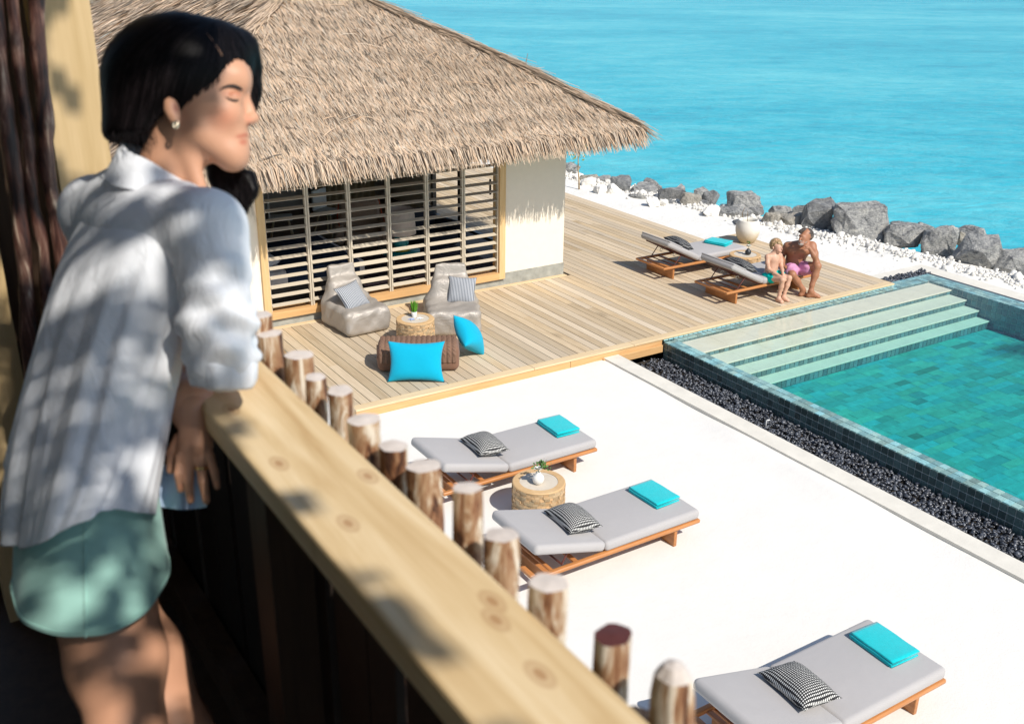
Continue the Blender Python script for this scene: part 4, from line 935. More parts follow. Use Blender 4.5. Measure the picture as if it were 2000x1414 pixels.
P = at(815, 728, DECK); PO = Vector((P[0], P[1], DECK))+Vector((math.cos(YAW), math.sin(YAW), 0))*.24
po = thing("pouf", "long brown canvas pouf with a knitted throw on the deck", "pouf", tuple(PO), RZ_IMG+R_(4))
s = SDF(); s.rbox((0, 0, .19), (.565, .235, .19), .085, k=.03); s.ell((0, 0, .2), (.56, .24, .2), None, .05)
def pdef(V): W = V.copy(); W[:, 2] = np.maximum(W[:, 2], .002); return W
ob("body", s.mesh("body", .02, pdef), MAT_POUF, po)
ob("seam", MB().tube([(-.563, -.2, .2), (-.572, 0, .33), (-.563, .2, .2), (-.572, 0, .06), (-.563, -.2, .2)], .006, 6).mesh("seam"), MAT_POUF, po)
kn = []; nu, nv = 150, 64
for j in range(nv+1):
    row = []
    for i in range(nu+1):
        u = -.53+1.06*i/nu; tv = j/nv; a = R_(-4)+R_(188)*tv            # wraps over the top from the back to the front
        braid = (u+.53)/1.06*15; fb = braid-math.floor(braid); lump = math.sin(math.pi*fb)**.7; tw_ = .5+.5*math.sin(tv*70+(1 if fb < .5 else -1)*1.3)
        rr = .012+.018*lump*(.45+.55*tw_)
        y0, z0 = math.copysign(abs(math.cos(a))**.55, math.cos(a))*.226, math.copysign(abs(math.sin(a))**.55, math.sin(a))*.195+.19
        if tv > .93 or tv < .04: z0 -= 0
        row.append((u, y0+math.cos(a)*rr, z0+math.sin(a)*rr))
    kn.append(row)
V = [p for r_ in kn for p in r_]; q = nu+1
thr = ob("knitted_throw", mesh_np("knitted_throw", V, [(j*q+i, j*q+i+1, (j+1)*q+i+1, (j+1)*q+i) for j in range(nv) for i in range(nu)], None, True), MAT_KNIT, None, tuple(PO+Vector((0, 0, .004))), (0, 0, RZ_IMG+R_(4)))
tag(thr, "brown cable-knit throw draped over the long pouf", "throw")
MAT_TURQ = m_fabric("turquoise_cotton", (.002, .36, .53), .05, 500)
tp = pillow_mesh("turquoise_pillow", .78, .56, .22, 32, .13, .6, .03, 9)
P = at(812, 748, DECK); F2 = Vector((math.cos(YAW), math.sin(YAW), 0))
c = Vector((P[0], P[1], DECK))+F2*.12+Vector((0, 0, .262))
tag(ob("turquoise_pillow", tp, MAT_TURQ, None, tuple(c), (R_(68), 0, RZ_IMG+R_(1))), "turquoise pillow leaning on the front of the brown pouf", "pillow", "turquoise pillows on the deck")
P = at(915, 700, DECK); c = Vector((P[0], P[1], DECK))+F2*.17+Vector((0, 0, .285))
e = Euler((0, 0, 0)); right = Vector((math.sin(YAW), -math.cos(YAW), 0))
axx = (Vector((0, 0, 1))*.80-right*.56).normalized(); nn = (right*.83+Vector((0, 0, 1))*.5-F2*.10); nn = (nn-axx*nn.dot(axx)).normalized(); ayy = nn.cross(axx); axx, ayy = (axx+ayy).normalized(), (ayy-axx).normalized()
mt = Matrix((axx, ayy, nn)).transposed().to_4x4(); mt.translation = c
o = ob("turquoise_pillow", pillow_mesh("turquoise_pillow", .56, .54, .30, 32, .13, .6, .03, 12), MAT_TURQ); o.matrix_world = mt
tag(o, "turquoise pillow leaning against the right end of the brown pouf", "pillow", "turquoise pillows on the deck")

# ================================================================ planter, sapling, twigs
MAT_POT = NT("weathered_white_pot"); q = MAT_POT; p = q.pos('obj'); spz = q.n("SeparateXYZ"); q.l(p, spz.inputs[0])
q.col(q.mix(q.math('SUBTRACT', 1.0, q.math('MULTIPLY_ADD', spz.outputs[2], 5.0, q.math('MULTIPLY', q.noise(p, 5, 5), -.9)), clamp=True), (.74, .70, .62), (.56, .45, .29))); q.set(.8, .2); q.bump(q.noise(p, 12, 5, .6), .3, .02); MAT_POT = q.m
P = at(1472, 477, DECK)
t = thing("planter", "big round-bellied off-white planter pot standing on the deck edge", "planter", (P[0]-.02, P[1]+.18, DECK))
ob("pot", MB().lathe([(.01, 0), (.13, .0), (.16, .02), (.215, .12), (.245, .22), (.25, .29), (.235, .38), (.205, .44), (.20, .455), (.175, .455), (.175, .40), (.21, .3), (.01, .29)], 40, cap=False).mesh("pot", True), MAT_POT, t)
t.scale = (.98, .98, 1.02)
MAT_TWIG = plain("brown_twig", (.20, .13, .06), .8)
ob("twig", MB().tube([(.02, .05, .29), (.03, .06, .42), (.05, .1, .60)], [.008, .007, .004], 6).mesh("twig"), MAT_TWIG, t)
P = at(1448, 446, .0)
tag(MB().tube([(P[0], P[1], 0), (P[0]+.03, P[1], .15), (P[0]+.0, P[1]+.02, .32), (P[0]+.05, P[1], .46)], [.009, .009, .007, .004], 6).obj("twig", MAT_TWIG), "thin bare twig stuck in the beach sand behind the deck loungers", "twig")
P = at(1131, 370, 0)
sp_ = thing("sapling", "thin sapling with sparse leaves on the beach by the bungalow corner", "tree", (P[0], P[1], 0))
ob("trunk", MB().tube([(0, 0, 0), (.0, .02, .25), (-.03, .03, .5), (-.06, .0, .85), (-.05, 0, 1.1)], [.022, .018, .016, .013, .008], 7).mesh("trunk", True), plain("sapling_bark", (.42, .30, .16), .8), sp_)
lm = MB(); rg = random.Random(3)
for k in range(90):
    c = Vector((-.05+rg.gauss(0, .13), rg.gauss(0, .13), rg.uniform(.72, 1.22))); d = Vector((rg.gauss(0, 1), rg.gauss(0, 1), rg.gauss(0, .6))).normalized(); s = d.orthogonal().normalized(); L = rg.uniform(.05, .09)
    lm.add([tuple(c), tuple(c+d*L*.5+s*L*.3), tuple(c+d*L), tuple(c+d*L*.5-s*L*.3)], [(0, 1, 2, 3)])
ob("crown", lm.mesh("crown"), plain("yellow_green_leaf", (.20, .24, .04), .5), sp_)
# far fence and a palm seedling behind the bungalow
fr = thing("picket_fence", "pale picket fence far behind the bungalow at the top left", "fence", (0, 0, 0))
for k in range(26):
    P = atd(110+k*8.2, 30, 31.0); h = 1.3+random.uniform(-.05, .06)
    ob("picket", MB().tube([(P[0], P[1], 0), (P[0], P[1], P[2]+.42+random.uniform(-.05, .05))], .062, 7).mesh("picket"), plain("pale_picket", (.48, .44, .36), .8, .3) if k == 0 else bpy.data.materials["pale_picket"], fr)
P = atd(165, 30, 29.0)
pl = thing("palm_seedling", "green narrow-leaved seedling by the far picket fence", "plant", (P[0], P[1], 0))
lm = MB(); rg = random.Random(9)
for k in range(26):
    a = rg.uniform(0, 6.28); L = rg.uniform(.8, 1.5); b = Vector((0, 0, P[2]-.8)); d = Vector((math.cos(a), math.sin(a), 0)); s = Vector((-math.sin(a), math.cos(a), 0))*.025
    p1 = b+d*L*.3+Vector((0, 0, L*.55)); p2 = b+d*L*.75+Vector((0, 0, L*.62))
    lm.add([tuple(b-s), tuple(b+s), tuple(p1+s), tuple(p1-s), tuple(p2)], [(0, 1, 2, 3), (3, 2, 4)])
ob("fronds", lm.mesh("fronds"), plain("seedling_leaf", (.16, .30, .03), .5), pl)
ob("stem", MB().tube([(0, 0, 0), (0, 0, P[2]-.78)], .04, 8).mesh("stem"), MAT_TWIG, pl)
# palm standing just outside the picture beyond the pool: its shade lies on the water
pt = thing("coconut_palm", "coconut palm beyond the right end of the pool, outside the view", "tree", (18.2, 3.1, -.2))
ob("trunk", MB().tube([(0, 0, 0), (-.25, .05, 1.6), (-.6, .1, 3.2), (-.85, .1, 4.6)], [.16, .13, .12, .10], 10).mesh("trunk", True), plain("palm_bark", (.25, .20, .15), .9), pt)
fm_ = MB(); rg = random.Random(21)
for k in range(17):
    a = k*2.4; el = rg.uniform(-.1, .8); L = rg.uniform(1.7, 2.3); pts = []
    for i in range(15):
        u = i/14; r = L*u*math.cos(el*(1-u*.4)); pts.append(Vector((-.85+r*math.cos(a), .1+r*math.sin(a), 4.6+L*u*math.sin(el)-1.1*u*u*L*.5)))
    for i in range(1, 15):
        d = (pts[i]-pts[i-1]).normalized(); s = Vector((-math.sin(a), math.cos(a), 0))
        for sg in (-1, 1):
            for h in (0, .5):
                p = pts[i-1].lerp(pts[i], h); L2 = .5*math.sin(math.pi*min(.97, .12+(i+h)/15*.86)); q_ = p+s*sg*L2*.85+d*L2*.5-Vector((0, 0, .2*L2)); w_ = d*.022
                fm_.add([tuple(p-w_), tuple(p+w_), tuple(q_+w_*.3), tuple(q_-w_*.3)], [(0, 1, 2, 3)])
ob("crown", fm_.mesh("crown"), plain("palm_leaf", (.06, .11, .02), .5), pt)

# ================================================================ man and boy on the deck lounger
def skin_mat(name, c, spec=.35, rough=.5):
    q = NT(name); a = q.n("Attribute", attribute_name="tint").outputs['Color']; f = q.noise(q.pos('obj'), 6, 4)
    q.col(q.mix(1.0, q.mix(f, tuple(x*.88 for x in c), tuple(x*1.1 for x in c)), a, 'MULTIPLY')); q.set(rough, spec, **{'Subsurface_Weight': 0.0}); return q.m
def mp(x, y, dep): return atd(1440+x*.13441, 420+y*.13441, dep)      # spots measured on the enlarged photograph
def hand(s, wrist, direction, back, size=1.0, curl=.35, side=1, k=.006):
    """Palm with four unequal bent fingers and a thumb leaving the side of the palm."""
    w = np.array(wrist, float); d = np.array(direction, float); d /= np.linalg.norm(d); b = np.array(back, float); b -= d*(b@d); b /= np.linalg.norm(b); l = np.cross(d, b)*side
    s.cone(w, w+d*.045*size, .022*size, .024*size, .012); s.ell(w+d*.055*size, (.045*size, .038*size, .016*size), np.stack([d, l, b]), .012)
    for i, (off, L) in enumerate(((-.030, .068), (-.011, .078), (.009, .073), (.027, .058))):
        p0 = w+d*.085*size+l*off*size; d1 = d*math.cos(curl)-b*math.sin(curl); d2 = d*math.cos(curl*2.2)-b*math.sin(curl*2.2)
        p1 = p0+d1*L*.5*size; p2 = p1+d2*L*.5*size; s.cone(p0, p1, .0095*size, .0088*size, k); s.cone(p1, p2, .0088*size, .0070*size, k)
    t0 = w+d*.025*size-l*.030*size; t1 = t0+(d*.7-l*.6-b*.3)*.040*size; t2 = t1+(d*.95-l*.15-b*.3)*.032*size; s.cone(t0, t1, .012*size, .010*size, .008); s.cone(t1, t2, .010*size, .0075*size, k)
def foot(s, ankle, toe, heel_z, size=1.0):
    a = np.array(ankle, float); t = np.array(toe, float); d = t-a; d[2] = 0; L = np.linalg.norm(d); d /= L; l = np.array([-d[1], d[0], 0])
    hl = a-d*.035*size; hl[2] = heel_z+.030*size; ball = a+d*(L*.72); ball[2] = heel_z+.024*size; tp = a+d*L; tp[2] = heel_z+.016*size
    s.cone(a, hl, .036*size, .033*size, .03); s.cone(hl, ball, .030*size, .030*size, .03); s.cone(a, ball, .034*size, .026*size, .04); s.cone(ball-l*.018*size, ball+l*.018*size, .024*size, .022*size, .02)
    for i in range(5):
        o = (i-2)*.017*size; e = tp+l*o-d*abs(i-1.2)*.008*size; s.cone(ball+l*o, e, .013*size, (.0125-.0008*i)*size, .006)
SK_M = skin_mat("tanned_skin", (.37, .165, .090)); SK_B = skin_mat("fair_skin", (.60, .345, .235))
# --- man
man = thing("person", "bare-chested man in pink shorts, chin on hand, seated on the deck lounger", "person", tuple(at(1580, 578, DECK)))
inv = Vector(man.location)
def local(V): return V-np.array(inv)
s = SDF(); pel = mp(835, 745, 17.72); chest = mp(900, 520, 17.58); nb = mp(960, 425, 17.50); hc = mp(985, 315, 17.42)
shR = mp(735, 455, 17.62); shL = mp(1085, 450, 17.42)
s.ell(pel, (.185, .14, .12), None, .06); s.cone(pel, mp(840, 640, 17.66), .145, .135, .08); s.cone(mp(850, 640, 17.66), chest, .14, .155, .1)
s.ell(mp(850, 520, 17.54), (.13, .11, .09), None, .08); s.ell(mp(985, 510, 17.44), (.13, .11, .09), None, .08); s.cone(shR, shL, .075, .075, .09); s.cone(chest, nb, .13, .075, .08)
s.cone(nb, mp(975, 385, 17.46), .062, .058, .05)
# head turned down towards the boy
s.ell(mp(1000, 285, 17.44), (.098, .098, .108), None, .03); s.ell(mp(960, 355, 17.38), (.075, .075, .10), None, .05); s.ell(mp(935, 415, 17.34), (.048, .05, .038), None, .035)
s.cone(mp(925, 320, 17.33), mp(908, 365, 17.30), .014, .020, .015); s.cone(mp(905, 300, 17.34), mp(950, 300, 17.32), .018, .018, .02); s.ell(mp(1045, 330, 17.40), (.018, .025, .034), None, .01); s.ball(mp(915, 395, 17.31), .018, .015)
# arms
eR = mp(645, 590, 17.72); wR = mp(672, 745, 17.46); eL = mp(1150, 672, 17.30); wL = mp(1055, 490, 17.22)
s.chain([(shR, .072), (mp(690, 510, 17.68), .060), (eR, .046), (mp(655, 660, 17.58), .046), (wR, .030)], .03)
s.chain([(shL, .070), (mp(1125, 560, 17.36), .058), (eL, .045), (mp(1115, 590, 17.24), .046), (wL, .031)], .03)
hand(s, wR, mp(745, 785, 17.38)-wR, (0, -.2, 1), 1.15, .25); hand(s, wL, mp(985, 425, 17.22)-wL, mp(1100, 420, 17.1)-wL, 1.05, .75)
# legs
hR = mp(770, 790, 17.62); kR = mp(800, 868, 17.28); aR = mp(955, 1085, 17.42); hL = mp(920, 780, 17.62); kL = mp(1165, 745, 17.28); aL = mp(1070, 1110, 17.36)
s.chain([(hR, .098), (mp(780, 810, 17.45), .088), (kR, .062)], .05); s.chain([(kR, .060), (mp(870, 960, 17.36), .058), (mp(930, 1050, 17.40), .040), (aR, .036)], .03)
s.chain([(hL, .098), (mp(1040, 760, 17.45), .085), (kL, .063)], .05); s.chain([(kL, .062), (mp(1130, 880, 17.32), .060), (mp(1085, 1020, 17.34), .040), (aL, .037)], .03)
fz = DECK+.003; aR = aR.copy(); foot(s, aR, at(1440+995*.1344, 420+1175*.1344, DECK), fz, 1.0); foot(s, aL, at(1440+1205*.1344, 420+1205*.1344, DECK), fz, 1.05)
body = s.mesh("body", .011, lambda V: local(np.column_stack([V[:, 0], V[:, 1], np.maximum(V[:, 2], fz)])))
L = lambda p: local(np.array(p))
paint(body, [(L(mp(930, 405, 17.32)), (.065, .065, .055), (.75, .85, 1.0), .4), (L(mp(935, 432, 17.33)), .05, (.85, 1.05, 1.3), .5), (L(mp(912, 298, 17.33)), (.05, .05, .012), (.35, .3, .3), .5), (L(mp(925, 322, 17.31)), (.035, .035, .010), (.45, .4, .4), .5),
    (L(mp(905, 392, 17.29)), (.022, .022, .008), (1.0, .6, .6), .5), (L(mp(890, 540, 17.42)), (.14, .14, .16), (.84, .78, .76), .9), (L(mp(835, 555, 17.43)), .016, (.6, .5, .5), .5), (L(mp(990, 545, 17.34)), .016, (.6, .5, .5), .5)])
ob("body", body, SK_M, man)
h = SDF(); h.ell(mp(1010, 262, 17.45), (.108, .108, .085), None, .02); h.ell(mp(1040, 300, 17.47), (.075, .085, .085), None, .03); h.ell(mp(935, 345, 17.30), (.085, .085, .085), None, .02, True); h.cone(mp(915, 240, 17.36), mp(970, 215, 17.40), .03, .035, .02)
def hdef(V): return local(V+.004*np.sin(V*140)[:, [1, 2, 0]])
hm = h.mesh("hair", .010, hdef); paint(hm, [(L(mp(1060, 320, 17.42)), .07, (3.2, 3.1, 3.0), .7)]); ob("hair", hm, skin_mat("greying_dark_hair", (.060, .045, .037)), man)
bd = SDF(); bd.ell(mp(930, 425, 17.33), (.05, .052, .028), None, .02); bd.cone(mp(905, 382, 17.29), mp(935, 380, 17.29), .011, .011, .02); bd.cone(mp(1010, 370, 17.36), mp(960, 430, 17.34), .018, .026, .02)
bme = bd.mesh("beard", .008, hdef); paint(bme, []); ob("beard", bme, skin_mat("grey_beard", (.33, .28, .24)), man)
sh = SDF(); sh.ell(pel+np.array([0, 0, -.01]), (.205, .16, .10), None, .05); sh.chain([(hR, .118), (mp(785, 805, 17.46), .112), (mp(790, 828, 17.38), .100)], .05); sh.chain([(hL, .118), (mp(985, 775, 17.52), .112), (mp(1030, 772, 17.44), .104)], .05)
sme = sh.mesh("shorts", .011, lambda V: local(V+.006*np.sin(V*55+1)[:, [2, 0, 1]])); paint(sme, []); ob("shorts", sme, skin_mat("pink_swim_cloth", (.60, .27, .42), .1, .9), man)
ob("drawstring", MB().tube([L(mp(850, 715, 17.50)), L(mp(855, 740, 17.49)), L(mp(845, 760, 17.48))], .006, 6).mesh("drawstring"), MAT_CORD, man)
# --- boy
boy = thing("person", "fair-haired boy in turquoise swim shorts seated on the near edge of the deck lounger", "person", tuple(at(1525, 590, DECK)))
inv = Vector(boy.location)
s = SDF(); pel = mp(475, 880, 17.38); chest = mp(525, 640, 17.34); nb = mp(545, 555, 17.30); shR = mp(440, 610, 17.26); shL = mp(615, 590, 17.38)
s.ell(pel, (.125, .105, .085), None, .05); s.cone(pel, mp(500, 760, 17.38), .098, .092, .06); s.cone(mp(500, 760, 17.38), chest, .092, .105, .06); s.cone(shR, shL, .046, .046, .06); s.cone(chest, nb, .085, .045, .05); s.cone(nb, mp(560, 510, 17.28), .042, .042, .03)
s.ell(mp(565, 425, 17.30), (.088, .088, .096), None, .02); s.ell(mp(600, 485, 17.25), (.062, .062, .072), None, .04); s.ell(mp(615, 525, 17.22), (.036, .036, .028), None, .03); s.cone(mp(640, 470, 17.20), mp(650, 500, 17.18), .008, .013, .012); s.ell(mp(520, 480, 17.22), (.016, .02, .028), None, .008)
eR = mp(460, 790, 17.24); wR = mp(625, 890, 17.08); eL = mp(640, 745, 17.36); wL = mp(660, 850, 17.14)
s.chain([(shR, .046), (mp(440, 700, 17.24), .039), (eR, .032), (mp(540, 845, 17.16), .031), (wR, .021)], .02); s.chain([(shL, .045), (mp(635, 670, 17.38), .038), (eL, .032), (mp(655, 800, 17.25), .030), (wL, .021)], .02)
hand(s, wR, mp(720, 935, 17.02)-wR, (0, -.3, 1), .85, .3); hand(s, wL, mp(700, 920, 17.04)-wL, (.3, -.3, 1), .82, .3)
hR = mp(430, 905, 17.36); kR = mp(655, 945, 17.03); aR = mp(600, 1215, 17.14); hL = mp(545, 880, 17.42); kL = mp(755, 915, 17.10); aL = mp(672, 1190, 17.18)
s.chain([(hR, .068), (mp(540, 925, 17.20), .060), (kR, .045)], .03); s.chain([(kR, .044), (mp(640, 1040, 17.08), .043), (mp(612, 1150, 17.12), .029), (aR, .027)], .02)
s.chain([(hL, .068), (mp(650, 900, 17.26), .060), (kL, .045)], .03); s.chain([(kL, .044), (mp(725, 1020, 17.13), .043), (mp(688, 1130, 17.16), .029), (aL, .027)], .02)
foot(s, aR, at(1440+662*.1344, 420+1290*.1344, DECK), fz, .84); foot(s, aL, at(1440+755*.1344, 420+1262*.1344, DECK), fz, .84)
body = s.mesh("body", .010, lambda V: local(np.column_stack([V[:, 0], V[:, 1], np.maximum(V[:, 2], fz)])))
paint(body, [(L(mp(632, 470, 17.20)), (.03, .03, .008), (.4, .35, .3), .5), (L(mp(625, 530, 17.19)), (.022, .022, .007), (1.0, .55, .55), .5), (L(mp(650, 500, 17.17)), .02, (1.05, .85, .85), .6), (L(mp(600, 505, 17.18)), .03, (1.05, .8, .78), .8)])
ob("body", body, SK_B, boy)
h = SDF(); h.ell(mp(562, 412, 17.31), (.100, .100, .088), None, .02); h.ell(mp(525, 445, 17.31), (.058, .07, .072), None, .03); h.ell(mp(622, 495, 17.16), (.080, .080, .072), None, .02, True); h.cone(mp(600, 405, 17.22), mp(650, 440, 17.22), .030, .022, .02)
hm = h.mesh("hair", .008, hdef); paint(hm, []); ob("hair", hm, skin_mat("sandy_blond_hair", (.34, .22, .105)), boy)
sh = SDF(); sh.ell(pel+np.array([0, 0, -.01]), (.140, .118, .078), None, .04); sh.chain([(hR, .084), (mp(490, 915, 17.28), .078), (mp(525, 925, 17.22), .074)], .04); sh.chain([(hL, .082), (mp(600, 880, 17.34), .076), (mp(640, 885, 17.28), .070)], .04)
sme = sh.mesh("shorts", .010, lambda V: local(V+.005*np.sin(V*70)[:, [2, 0, 1]])); paint(sme, []); ob("shorts", sme, skin_mat("turquoise_swim_cloth", (.004, .52, .44), .1, .9), boy)

# ================================================================ the balcony in the foreground
FLOOR = 3.95; RAILZ = 4.90
MAT_RAILP = None
def m_rail():
    q = NT("pale_rail_pine"); p = q.pos(); v = q.mapping(p, (10, .8, 10)); f = q.noise(v, 2.2, 6, .6, .5)
    c = q.ramp(f, ((.28, (.46, .30, .135)), (.5, (.60, .44, .24)), (.72, (.72, .57, .36))))
    vo = q.n("TexVoronoi", voronoi_dimensions='2D'); q.l(q.mapping(p, (1.5, .75, 1), (0, 0, 0), (.32, .22, 0)), vo.inputs['Vector']); vo.inputs['Scale'].default_value = 6.5
    k = q.ramp(vo.outputs['Distance'], ((.0, 1.0), (.045, .9), (.06, .35), (.11, .5), (.14, 0.0))); c = q.mix(q.math('MULTIPLY', k, .75), c, (.30, .14, .05))
    q.col(c); q.set(.6, .3); q.bump(f, .15, .004); return q.m
MAT_RAIL = m_rail()
def m_log():
    q = NT("barked_log"); p = q.pos(); oi = q.n("ObjectInfo").outputs['Random']; v = q.mapping(p, (1, 1, .22)); f = q.noise(v, 34, 5, .65, 1.2); g = q.noise(v, 13, 4, .6)
    c = q.ramp(q.math('ADD', q.math('MULTIPLY', f, .6), q.math('MULTIPLY', g, .4)), ((.40, (.055, .022, .012)), (.46, (.23, .10, .045)), (.51, (.40, .25, .14)), (.56, (.70, .61, .49))))
    q.col(q.mix(q.math('MULTIPLY', q.math('GREATER_THAN', oi, .8), .6), c, (.12, .04, .018))); q.set(.65, .35); q.bump(q.math('ADD', f, g), .6, .01); return q.m
MAT_LOG = m_log(); MAT_LOGTOP = plain("sawn_log_end", (.62, .55, .50), .8, .2, 40, .2, coords='pos')
MAT_LOGRED = plain("dark_red_log_end", (.10, .028, .022), .5, .3, 30, .4, coords='pos')
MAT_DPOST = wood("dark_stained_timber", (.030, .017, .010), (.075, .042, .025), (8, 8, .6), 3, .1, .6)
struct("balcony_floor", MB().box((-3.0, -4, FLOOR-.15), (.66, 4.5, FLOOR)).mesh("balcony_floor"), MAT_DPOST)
rail = thing("balcony_railing", "timber balcony rail with a palisade of upright logs behind it", "railing", (.47, 1.0, FLOOR))
def rp(name, me, m, parent=None): return ob(name, me, m, parent or rail, (-.47, -1.0, -FLOOR))
rp("handrail", rbox_mesh("handrail", (.150, 5.0, .046), .006, 2, False, (.4715, .10, RAILZ-.023)), MAT_RAIL)
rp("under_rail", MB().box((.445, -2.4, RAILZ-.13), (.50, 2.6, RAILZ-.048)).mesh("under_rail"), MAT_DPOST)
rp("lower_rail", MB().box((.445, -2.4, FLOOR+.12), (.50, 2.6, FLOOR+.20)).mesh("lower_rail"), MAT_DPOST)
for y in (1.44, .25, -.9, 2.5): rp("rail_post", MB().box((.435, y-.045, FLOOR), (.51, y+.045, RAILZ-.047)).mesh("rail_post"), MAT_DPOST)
LOGX = .592
MAT_SHADE_BOARD = plain("nearly_black_shade_board", (.016, .010, .007), .7, .4, 20, .3, coords='pos')  # near-black boards stand in for the palisade's shaded inner side
yy = -1.2; kk = 0
while yy < 2.5:
    wbd = random.uniform(.09, .13); rp("shade_board", MB().box((.508, yy, FLOOR+.02), (.522, yy+wbd, RAILZ-.135)).mesh("shade_board"), MAT_SHADE_BOARD); yy += wbd+(.034 if kk % 2 == 1 else .004); kk += 1
LOGS = [(505, 612, 26), (533, 648, 23), (578, 690, 27), (614, 735, 22), (656, 757, 26), (706, 812, 30), (760, 866, 28), (822, 906, 32), (907, 950, 28), (981, 1040, 33), (1083, 1132, 36), (1184, 1232, 38), (1317, 1318, 44)]
ylist = []
for i, (px, py, hw) in enumerate(LOGS):
    Pt = atx(px, py, LOGX+.006*((i*7) % 5-2)); dep = float((Pt-C0)@cF); r = hw*dep/FPX; ylist.append(float(Pt[1]))
    m = MB(); rg = random.Random(i+5); ph = [rg.uniform(0, 6) for _ in range(4)]; n = 16; zz = [FLOOR-.25, FLOOR+.1, FLOOR+.35, FLOOR+.6, Pt[2]-.16, Pt[2]-.09, Pt[2]-.03, Pt[2]-.004]
    P = [(Pt[0]+.006*math.sin(z*5+ph[0]), Pt[1]+.006*math.cos(z*4+ph[1]), z) for z in zz]
    wob = lambda a, k: 1+.08*math.sin(2*2*math.pi*k/n+ph[2])+.06*math.sin(5*2*math.pi*k/n+ph[3]+a*.5)+.03*math.sin(a*2.3+ph[0])
    if i == 12: zz = zz
    m.tube(P, [r*1.05]*4+[r, r*1.01, r, r*(.99 if i != 12 else .8)], n, False, wob=wob)
    lg = m.obj("log", MAT_LOG, rail, True); lg.location = (-.47, -1.0, -FLOOR)
    t = MB(); ring = [(P[-1][0]+r*(.99 if i != 12 else .8)*wob(7, k)*math.cos(2*math.pi*k/n), P[-1][1]+r*(.99 if i != 12 else .8)*wob(7, k)*math.sin(2*math.pi*k/n), P[-1][2]) for k in range(n)]
    nv = len(m.v); top = m.v[-n:]; cx, cy_ = P[-1][0], P[-1][1]
    if i == 12: t.add(top+[(cx+(a-cx)*.55, cy_+(b-cy_)*.55, c+.012) for a, b, c in top]+[(cx, cy_, P[-1][2]+.016)], [(k, (k+1) % n, n+(k+1) % n, n+k) for k in range(n)]+[(n+k, n+(k+1) % n, 2*n) for k in range(n)])
    else: t.add(top+[(cx, cy_, P[-1][2]+.002)], [(k, (k+1) % n, n) for k in range(n)])
    e = ob("sawn_end", t.mesh("sawn_end"), MAT_LOGRED if i == 11 else MAT_LOGTOP, lg)
ys_more = [1.95, 2.05, 2.15, 2.26, 2.37, 2.48, .30, .19, .07, -.05, -.17, -.3, -.43]
ys_more += [y for y in np.arange(.36, 1.9, .062) if min(abs(y-q) for q in ylist) > .036]
for i, y in enumerate(ys_more):
    z = RAILZ-.075-random.uniform(0, .03) if .36 <= y < 1.9 else RAILZ+random.uniform(-.02, .05)
    ob("log", MB().tube([(LOGX, y, FLOOR-.25), (LOGX+.004, y, FLOOR+.5), (LOGX, y, z)], [.029, .028, .027], 10).mesh("log", True), MAT_LOG, rail).location = (-.47, -1.0, -FLOOR)
# corner post and the crooked poles tied beside it
MAT_POST = wood("yellow_pine_post", (.45, .31, .14), (.66, .49, .28), (9, 9, .5), 2.2, .05, .6, bump=.15)
Pq = atx(172, 130, .50)
tag(MB().box((.385, 2.56, FLOOR), (.505, 2.68, 8.3)).obj("timber_post", MAT_POST), "square yellow pine post behind the woman, right of the crooked poles", "post", "pine posts at the end of the balcony")
tag(MB().box((.10, 2.57, FLOOR), (.235, 2.69, 8.3)).obj("timber_post", MAT_POST), "square yellow pine post at the left edge, behind the crooked poles", "post", "pine posts at the end of the balcony")
tag(MB().box((.06, 2.74, FLOOR), (.42, 2.78, 8.3)).obj("shade_panel", MAT_DPOST), "dark sheet standing in for shade in the gap behind the crooked poles", "panel")  # sheet added as the shade between the posts
def m_pole():
    q = NT("dark_bark_pole"); p = q.pos(); v = q.mapping(p, (1, 1, .15)); f = q.noise(v, 40, 5, .65, .6); q.col(q.ramp(f, ((.38, (.018, .008, .008)), (.50, (.085, .032, .022)), (.60, (.20, .11, .08)), (.70, (.52, .40, .30))))); q.set(.5, .5); q.bump(f, .8, .008); return q.m
MAT_POLE = m_pole()
for k, (pts, r, lab) in enumerate((([(70, -40), (74, 100), (88, 220), (92, 330), (118, 480), (130, 640)], 13, "crooked dark pole nearest the pine post, right of the three"), ([(20, -40), (36, 120), (55, 260), (62, 380), (84, 480), (96, 640)], 10, "crooked dark pole in the middle of the three"), ([(-12, -40), (-4, 100), (14, 240), (34, 380), (50, 540), (62, 760)], 13, "crooked dark pole leftmost of the three"))):
    P = [tuple(aty(x, y, 2.46)) for x, y in pts]; P = [(P[0][0], P[0][1], 8.2)]+P+[(P[-1][0]-.02, P[-1][1], FLOOR)]; rr = r*2.55/FPX
    fine = []; 
    for a, b in zip(P[:-1], P[1:]):
        for u in np.linspace(0, 1, 5)[:-1]: fine.append(tuple(np.array(a)*(1-u)+np.array(b)*u))
    fine.append(P[-1]); rg = random.Random(k)
    tag(MB().tube(fine, [rr*(1+.10*math.sin(i*1.7+k)+(.2 if i % 9 == 4 else 0)) for i in range(len(fine))], 12).obj("bark_pole", MAT_POLE, None, True), lab, "pole", "crooked bark poles by the post")
